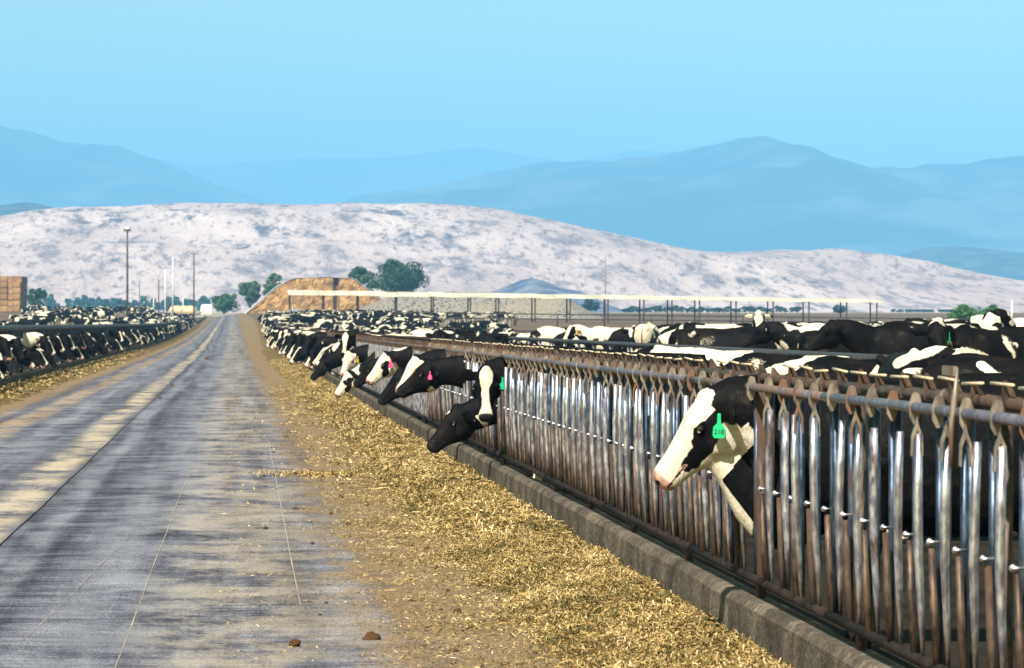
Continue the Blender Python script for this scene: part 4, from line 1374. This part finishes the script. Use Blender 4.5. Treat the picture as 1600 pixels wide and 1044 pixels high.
# ------------------------------------------------------------------ shade roof
YS_ = 600.0
def shade_z(X): return world_z(float(np.interp(X, [world_x(450, YS_), world_x(1380, YS_)], [460, 472])), YS_)
xa, xb = world_x(450, YS_), world_x(1380, YS_)
sr = empty('shade_shelter', (xa, YS_, g1(xa, YS_)))
tag(sr, 'long open shade shelter with a thin cream metal roof on slim posts', 'shelter')
bx, by, bz = sr.location
n = 38
for i in range(n):
    Xa = xa + (xb - xa) * i / n; Xb = xa + (xb - xa) * (i + 1) / n - .05
    jz = random.gauss(0, .025); vs = []
    for X, q in ((Xa, i / n), (Xb, (i + 1) / n)):
        z = shade_z(X) + jz
        tz = .62 - .26 * q
        vs += [(X - bx, -.6, z - bz), (X - bx, 6.8, z + tz - bz), (X - bx, 6.8, z + tz - .06 - bz), (X - bx, -.6, z - .10 - bz)]
    m = MB(); m.add(vs, [(0, 4, 5, 1), (1, 5, 6, 2), (2, 6, 7, 3), (3, 7, 4, 0), (0, 1, 2, 3), (7, 6, 5, 4)])
    m.build('roof_sheet', M_ROOF, sr)
for px in (453, 506, 560, 620, 677, 735, 779, 836, 891, 950, 1006, 1050, 1093, 1150, 1208, 1264, 1323, 1370):
    X = world_x(px, YS_)
    for dy in (0.0, 6.2):
        z1 = shade_z(X) - .1 - bz + (dy / 7.4) * .5
        m = MB(); m.tube([(X - bx, dy, g1(X, YS_) - bz - .2), (X - bx, dy, z1)], .10, 6)
        m.build('post', M_POST, sr)

# ------------------------------------------------------------------ silage piles
YP = 950.0
def pz(py): return world_z(py, YP)
sp = empty('silage_pile', (world_x(490, YP), YP, g1(world_x(490, YP), YP)))
tag(sp, 'tall brown silage pile with a cut face and grey cover sheet', 'silage pile')
outline = [(383, 492), (408, 470), (432, 450), (450, 439), (463, 435), (500, 434), (548, 435), (556, 438), (572, 451), (590, 463), (606, 478), (618, 492)]
ox, oy, oz = sp.location
P2 = [(world_x(a, YP) - ox, pz(b) - oz) for a, b in outline]
def pile_top(x): return float(np.interp(x, [p[0] for p in P2], [p[1] for p in P2]))
xs = np.linspace(P2[0][0], P2[-1][0], 90)
m = MB(); nz = 16; vs = []; fs = []
notch = world_x(525, YP) - ox
for i, x in enumerate(xs):
    tp = pile_top(x)
    for j in range(nz + 1):
        q = j / nz
        yy = 1.6 * q * tp / 7 + 0.45 * noise.noise((x * .8, q * 5, 0)) + .25 * noise.noise((x * 2.1, q * 11, 4))
        if abs(x - notch) < .55: yy += 2.6
        vs.append((x, yy, -0.4 + (tp + .35) * q))
for i in range(len(xs) - 1):
    for j in range(nz):
        a = i * (nz + 1) + j
        fs.append((a, a + nz + 1, a + nz + 2, a + 1))
m.add(vs, fs); m.build('cut_face', M_SILAGE, sp)
m = MB(); vs = []; fs = []
for i, x in enumerate(xs):
    tp = pile_top(x)
    for j, yy in enumerate((0.9 + 1.2 * tp / 7, 1.5 + 1.6 * tp / 7, 20, 40, 58)):
        dz = (.10, .16, .2, .1, -tp * .8)[j] + .08 * noise.noise((x * .5, yy * .3, 2))
        vs.append((x * (1.02 if j else 1.005), yy, tp + dz if j < 4 else .2 * tp))
for i in range(len(xs) - 1):
    for j in range(4):
        a = i * 5 + j
        fs.append((a, a + 5, a + 6, a + 1))
m.add(vs, fs); m.build('cover_sheet', M_SHEET, sp)

YM = 800.0
sm_ = empty('covered_mound', (world_x(740, YM), YM, g1(world_x(740, YM), YM)))
tag(sm_, 'long low silage mound under a grey tyre-weighted cover', 'silage mound')
ox, oy, oz = sm_.location
outl = [(535, 496), (560, 484), (600, 467), (640, 459), (700, 456), (780, 457), (850, 459), (880, 462), (905, 474), (925, 486), (945, 497)]
P2 = [(world_x(a, YM) - ox, world_z(b, YM) - oz) for a, b in outl]
xs = np.linspace(P2[0][0], P2[-1][0], 100); m = MB(); vs = []; fs = []
for i, x in enumerate(xs):
    tp = float(np.interp(x, [p[0] for p in P2], [p[1] for p in P2]))
    for j in range(13):
        q = j / 12
        yy = -6 + 30 * q
        prof = min(1, math.sin(min(1, q * 2.6) * math.pi / 2)) * (1 if q < .7 else max(0, 1 - (q - .7) / .3))
        base = g1(x + ox, YM + yy) - oz - .4
        vs.append((x, yy, base + (tp - base) * prof + .12 * noise.noise((x * .5, yy * .4, 0)) * prof))
for i in range(len(xs) - 1):
    for j in range(12):
        a = i * 13 + j
        fs.append((a, a + 13, a + 14, a + 1))
m.add(vs, fs); m.build('tyre_cover', M_TYRES, sm_, True)

# white wrapped silage bags and low pale bank on the left of the road end
def bag(px0, px1, top, Yb, label, mat):
    x0, x1 = world_x(px0, Yb), world_x(px1, Yb)
    c = (x0 + x1) / 2; g = g1(c, Yb)
    h = world_z(top, Yb) - g
    m = MB(); rings = []
    for k in range(14):
        q = k / 13
        r = math.sin(min(1, min(q, 1 - q) * 7 + .12) * math.pi / 2)
        rings.append([(x0 - c + (x1 - x0) * q, math.cos(a) * 1.9 * r, max(-.2, h * .5 + math.sin(a) * h * .52 * r + .06 * math.sin(k * 2.1))) for a in (2 * math.pi * i / 16 for i in range(16))])
    m.rings([[Vector(p) for p in r] for r in rings])
    o = m.build('silage_bag', mat, None, True); o.location = (c, Yb, g)
    return tag(o, label, 'silage bag', 'bags at the road end')
bag(313, 333, 476, 1010, 'white wrapped silage bag at the road end', M_WHITE)
bag(264, 308, 478, 1060, 'tan earth-coloured silage bag left of the white one', simple('tan_cover', (.46, .33, .20), (.58, .44, .29), .5, .8))
# pale cross track where the alley ends
ct = link('path', grid_mesh('path', np.linspace(-60, 40, 60), np.linspace(985, 1060, 6), lambda X, Y: (X, Y, G(X, Y) + .05), simple('pale_track', (.52, .44, .33), (.66, .58, .46), .2, .95)))
tag(ct, 'pale cross track at the end of the alley', 'path', kind='structure')

# pale blue board wall behind the right fence
m = MB(); vs = []; fs = []
ysw = np.linspace(385, 600, 28)
for i, y in enumerate(ysw):
    g = g1(7.4, y); hh = .55 + .75 * min(1, (y - 385) / 120)
    vs += [(0, y - 385, g - .2), (0, y - 385, g + hh), (.18, y - 385, g + hh), (.18, y - 385, g - .2)]
    if i:
        a = (i - 1) * 4
        fs += [(a, a + 1, a + 5, a + 4), (a + 1, a + 2, a + 6, a + 5), (a + 2, a + 3, a + 7, a + 6)]
m.add(vs, fs + [(0, 3, 2, 1)])
o = m.build('board_wall', M_BLUEWALL); o.location = (7.9, 385, 0)
tag(o, 'pale blue board wall rising through the far right herd', 'wall')

# ------------------------------------------------------------------ hay bales, far left
YB = 880.0
bm_ = bmesh.new(); bmesh.ops.create_cube(bm_, size=1)
for w in bm_.verts: w.co = Vector((w.co.x * 2.36, w.co.y * 2.36, w.co.z * 1.17))
bmesh.ops.bevel(bm_, geom=list(bm_.edges), offset=.09, segments=2, affect='EDGES')
BALE = bpy.data.meshes.new('hay_bale'); bm_.to_mesh(BALE); bm_.free(); BALE.materials.append(M_BALE)
xr = world_x(32, YB); gb = g1(xr, YB)
rear = MB()
for lvl in range(6):
    for c in range(4):
        if lvl == 5 and c == 0: continue
        o = link('hay_bale', BALE)
        o.location = (xr - 1.2 - c * 2.42 + random.uniform(-.08, .08), YB + random.uniform(-.12, .12), gb + .58 + lvl * 1.18)
        tag(o, 'big square straw bale in the tall stack at the left edge', 'bale', 'bales in the stack at the left edge')
    for k in range(1, 13):
        if lvl < 5 or k > 2: rear.box((xr - 9.7, YB + k * 2.42 - 1.17, gb + lvl * 1.18), (xr - .02 + random.uniform(-.1, .0), YB + k * 2.42 + 1.17, gb + lvl * 1.18 + 1.16))
tag(rear.build('rear_bales', M_BALE), 'receding rows of straw bales behind the stack front', 'bale', kind='stuff')

# ------------------------------------------------------------------ poles
def pole(name, px, top, Y, r, mat, label, lamp=False, arm=False):
    X = world_x(px, Y); g = g1(X, Y); h = world_z(top, Y) - g
    e = empty(name, (X, Y, g)); tag(e, label, 'lamp post' if lamp else 'pole')
    m = MB(); m.tube([(0, 0, -.3), (0, 0, h * .5), (0, 0, h)], [r, r * .9, r * .7], 10); m.build('shaft', mat, e, True)
    if lamp:
        m = MB(); m.tube([(0, 0, h), (0, 0, h + .12), (0, 0, h + .3), (0, 0, h + .5), (0, 0, h + .62)], [.20, .44, .48, .30, .05], 12); m.build('lamp_head', M_LAMP, e, True)
        m = MB(); m.tube([(-.5, 0, h - .02), (.5, 0, h - .02)], .06, 6); m.build('bracket', mat, e)
    if arm:
        m = MB(); m.tube([(-.8, 0, h - .25), (.8, 0, h - .25)], .09, 6); m.build('cross_arm', mat, e)
        for sx in (-.6, .6):
            m = MB(); m.tube([(sx, 0, h - .25), (sx, 0, h - .02)], .06, 6); m.build('insulator', M_LAMP, e)
    return e
pole('lamp_post', 199, 361, 560, .15, M_POLE, 'tall dark lamp post with a round lamp head above the left herd', lamp=True)
pole('utility_pole', 303, 395, 900, .17, M_POLE, 'slim brown utility pole right of the pale one', arm=True)
pole('utility_pole', 270, 400, 960, .17, M_PALEPOLE, 'slim pale white pole between the lamp post and brown utility pole')
pole('utility_pole', 258, 420, 1050, .14, M_PALEPOLE, 'short thin pale pole left of the taller white one')
pole('utility_pole', 248, 436, 1000, .16, M_POLE, 'short dark pole left of the thin pale poles')
pole('utility_pole', 218, 436, 1300, .14, M_POLE, 'faint far pole just right of the lamp post')
pole('utility_pole', 946, 398, 760, .09, simple('red_pole', (.20, .10, .08), (.3, .16, .12), 1, .8), 'thin reddish pole rising behind the shade roof')
pole('utility_pole', 1581, 470, 420, .10, M_PALEPOLE, 'short white post at the right edge above the herd')
for i_, px in enumerate((232, 240, 261, 286)):
    pole('fence_post', px, 463 + i_ % 2 * 3, 900, .12, M_PALEPOLE if i_ % 2 else M_POLE, ['short dark stake right of the lamp post base', 'short pale stake beside the dark stake', 'stubby dark stake under the thin pale pole', 'pale stake between the white and brown poles'][i_])

# ------------------------------------------------------------------ trees
def tree_meshes(seed, w, h, trunk_h, lobes, leaf, n):
    """returns crown mesh + trunk mesh; crown is a cloud of leaf clumps with gaps"""
    rr = random.Random(seed)
    blobs = []
    for k in range(lobes):
        a = rr.uniform(0, 6.28); q = math.sqrt(rr.random()) * .62
        zz = rr.uniform(0.18, .82)
        wid = math.sin(max(.12, min(1, zz * 1.05)) * math.pi) * .5 + .35
        blobs.append((Vector((math.cos(a) * q * w * .5 * wid * 1.5, math.sin(a) * q * w * .5 * wid * 1.5, trunk_h + (h - trunk_h) * zz)), rr.uniform(.20, .34) * w * .66))
    pos = []; sh = []
    for k in range(n):
        c, r = blobs[rr.randrange(len(blobs))]
        v = Vector((rr.gauss(0, 1), rr.gauss(0, 1), rr.gauss(0, 1))).normalized() * r * (rr.random() ** .33)
        v.z *= .8
        p = c + v
        if p.z < trunk_h * .55: continue
        if noise.noise(p * (5.5 / w) + Vector((seed, 0, 0))) < -.30: continue
        pos.append(p); sh.append(min(1, max(0, .5 + rr.gauss(0, .22) + .35 * noise.noise(p * (3 / w) + Vector((9, seed, 0))))))
    co = []; q = []
    for i, p in enumerate(pos):
        e = Euler((rr.uniform(-1, 1), rr.uniform(-1, 1), rr.uniform(0, 6.28))).to_matrix()
        s_ = leaf * rr.uniform(.6, 1.4)
        for a, b, c_ in ((-1, 0, 0), (0, -.55, .15), (1, 0, 0), (0, .55, .15)):
            co.append(p + e @ Vector((a * s_, b * s_, c_ * s_)))
        q.append((4 * i, 4 * i + 1, 4 * i + 2, 4 * i + 3))
    me = np_mesh('crown', np.array([tuple(c) for c in co]), np.array(q))
    at = me.attributes.new('shade', 'FLOAT', 'POINT'); at.data.foreach_set('value', np.repeat(np.array(sh, np.float32), 4))
    m = MB()
    m.tube([(0, 0, -.3), (.02 * w, 0, trunk_h * .6), (0, .02 * w, trunk_h + (h - trunk_h) * .45)], [.045 * w * .6, .035 * w * .6, .014 * w], 8)
    for c, r in blobs[:6]:
        m.tube([(0, 0, trunk_h * .7), (c.x * .5, c.y * .5, (trunk_h * .7 + c.z) * .52), tuple(c)], [.02 * w, .013 * w, .005 * w], 6)
    return me, m.mesh('trunk', M_BARK, True)

PROTO = {}
def tree(name, px, base_py, top_py, wpx, Y, leafmat, seed, label, group=None, trunk=.22, lobes=14, n=2600, leafpx=1.1, proto=None):
    X = world_x(px, Y); g = g1(X, Y)
    h = max(1.5, world_z(top_py, Y) - g); w = wpx / F * Y
    if proto is not None and proto in PROTO:
        cm, tm = PROTO[proto]; sc = (w / proto[1], w / proto[1], h / proto[2])
    elif proto is not None:
        cm, tm = tree_meshes(seed, proto[1], proto[2], proto[2] * trunk, lobes, leafpx * proto[1] / wpx, n); PROTO[proto] = (cm, tm); sc = (w / proto[1], w / proto[1], h / proto[2])
    else:
        cm, tm = tree_meshes(seed, w, h, h * trunk, lobes, leafpx / F * Y, n); sc = (1, 1, 1)
    if not cm.materials: cm.materials.append(leafmat)
    e = empty(name, (X, Y, g), random.uniform(0, 6.28)); e.scale = sc
    tag(e, label, 'tree' if 'tree' in name else 'shrub', group)
    link('crown', cm, e); link('trunk', tm, e)
    return e

tree('broadleaf_tree', 622, 470, 403, 84, 1060, M_LEAF[0], 3, 'large round dark green tree behind the silage piles', trunk=.2, lobes=30, n=15000, leafpx=1.9)
tree('broadleaf_tree', 562, 470, 410, 42, 1075, M_LEAF[0], 4, 'smaller dark tree left of the large round one', trunk=.25, lobes=16, n=6000, leafpx=1.8)
tree('broadleaf_tree', 575, 470, 419, 34, 1055, M_LEAF[1], 5, 'lighter olive tree in front of the two dark ones', trunk=.2, lobes=14, n=5500, leafpx=1.7)
tree('broadleaf_tree', 391, 490, 434, 40, 1080, M_LEAF[1], 6, 'grey-green tree left of the brown silage pile', trunk=.18, lobes=18, n=6500, leafpx=1.7)
tree('broadleaf_tree', 430, 470, 423, 40, 1090, M_LEAF[1], 8, 'rounded green tree peeping over the pile slope', trunk=.3, lobes=16, n=6000, leafpx=1.7)
tree('shrub', 350, 490, 457, 52, 1090, M_LEAF[2], 9, 'low spreading green shrub at the road end', trunk=.1, lobes=18, n=5000, leafpx=1.7)
tree('broadleaf_tree', 57, 480, 448, 30, 1000, M_LEAF[0], 11, 'dark tree just right of the bale stack', trunk=.15, lobes=14, n=4000, leafpx=1.7)
tree('shrub', 1510, 490, 470, 62, 500, M_LEAF[2], 12, 'bright green bush above the herd at the right edge', trunk=.1, lobes=24, n=8000, leafpx=1.5)
tree('shrub', 1550, 490, 474, 40, 505, M_LEAF[2], 14, 'smaller green bush right of the bright one', trunk=.1, lobes=14, n=4500, leafpx=1.5)
tree('shrub', 921, 492, 466, 34, 1250, M_LEAF[3], 13, 'dark teal bush at the right end of the covered mound', trunk=.1, lobes=14, n=3500, leafpx=1.6)
tree('shrub', 1308, 494, 478, 30, 1300, M_LEAF[3], 15, 'small teal bush under the right part of the shade roof', trunk=.1, lobes=12, n=3000, leafpx=1.6)
for i in range(34):
    px = 975 + i * 8.2 + random.uniform(-2, 2)
    tree('orchard_tree', px, 492, random.uniform(477, 483), random.uniform(11, 17), 1500 + random.uniform(-30, 60), M_LEAF[3], 20 + i % 3, 'small teal tree in the far orchard row seen under the shade roof', 'far orchard row', lobes=10, n=1100, leafpx=1.7, trunk=.12, proto=('o%d' % (i % 3), 4.0, 4.0))
for i in range(20):
    px = 62 + i * 13.5 + random.uniform(-5, 5)
    tree('field_tree', px, 480, random.choice((456, 460, 463, 465, 467)) + random.uniform(-2, 1), random.uniform(12, 26), 2150 + random.uniform(-60, 120), M_LEAF[3], 30 + i % 3, 'blue-green tree in the distant line behind the left herd', 'distant line behind the left herd', lobes=12, n=1300, leafpx=2.2, trunk=.06, proto=('f%d' % (i % 3), 6.0, 6.0))
for i in range(14):
    px = 1395 + i * 8 + random.uniform(-4, 4)
    tree('field_tree', px, 490, random.uniform(482, 487), random.uniform(10, 18), 2100, M_LEAF[3], 33 + i % 3, 'tiny blue-green tree at the foot of the hill near the right edge', 'tiny trees at the foot of the hill', lobes=12, n=1300, leafpx=2.2, trunk=.06, proto=('f%d' % (i % 3), 6.0, 6.0))
print('COWS', n_right, n_left, made_r, made_l, made_f, len(pen) + 12)
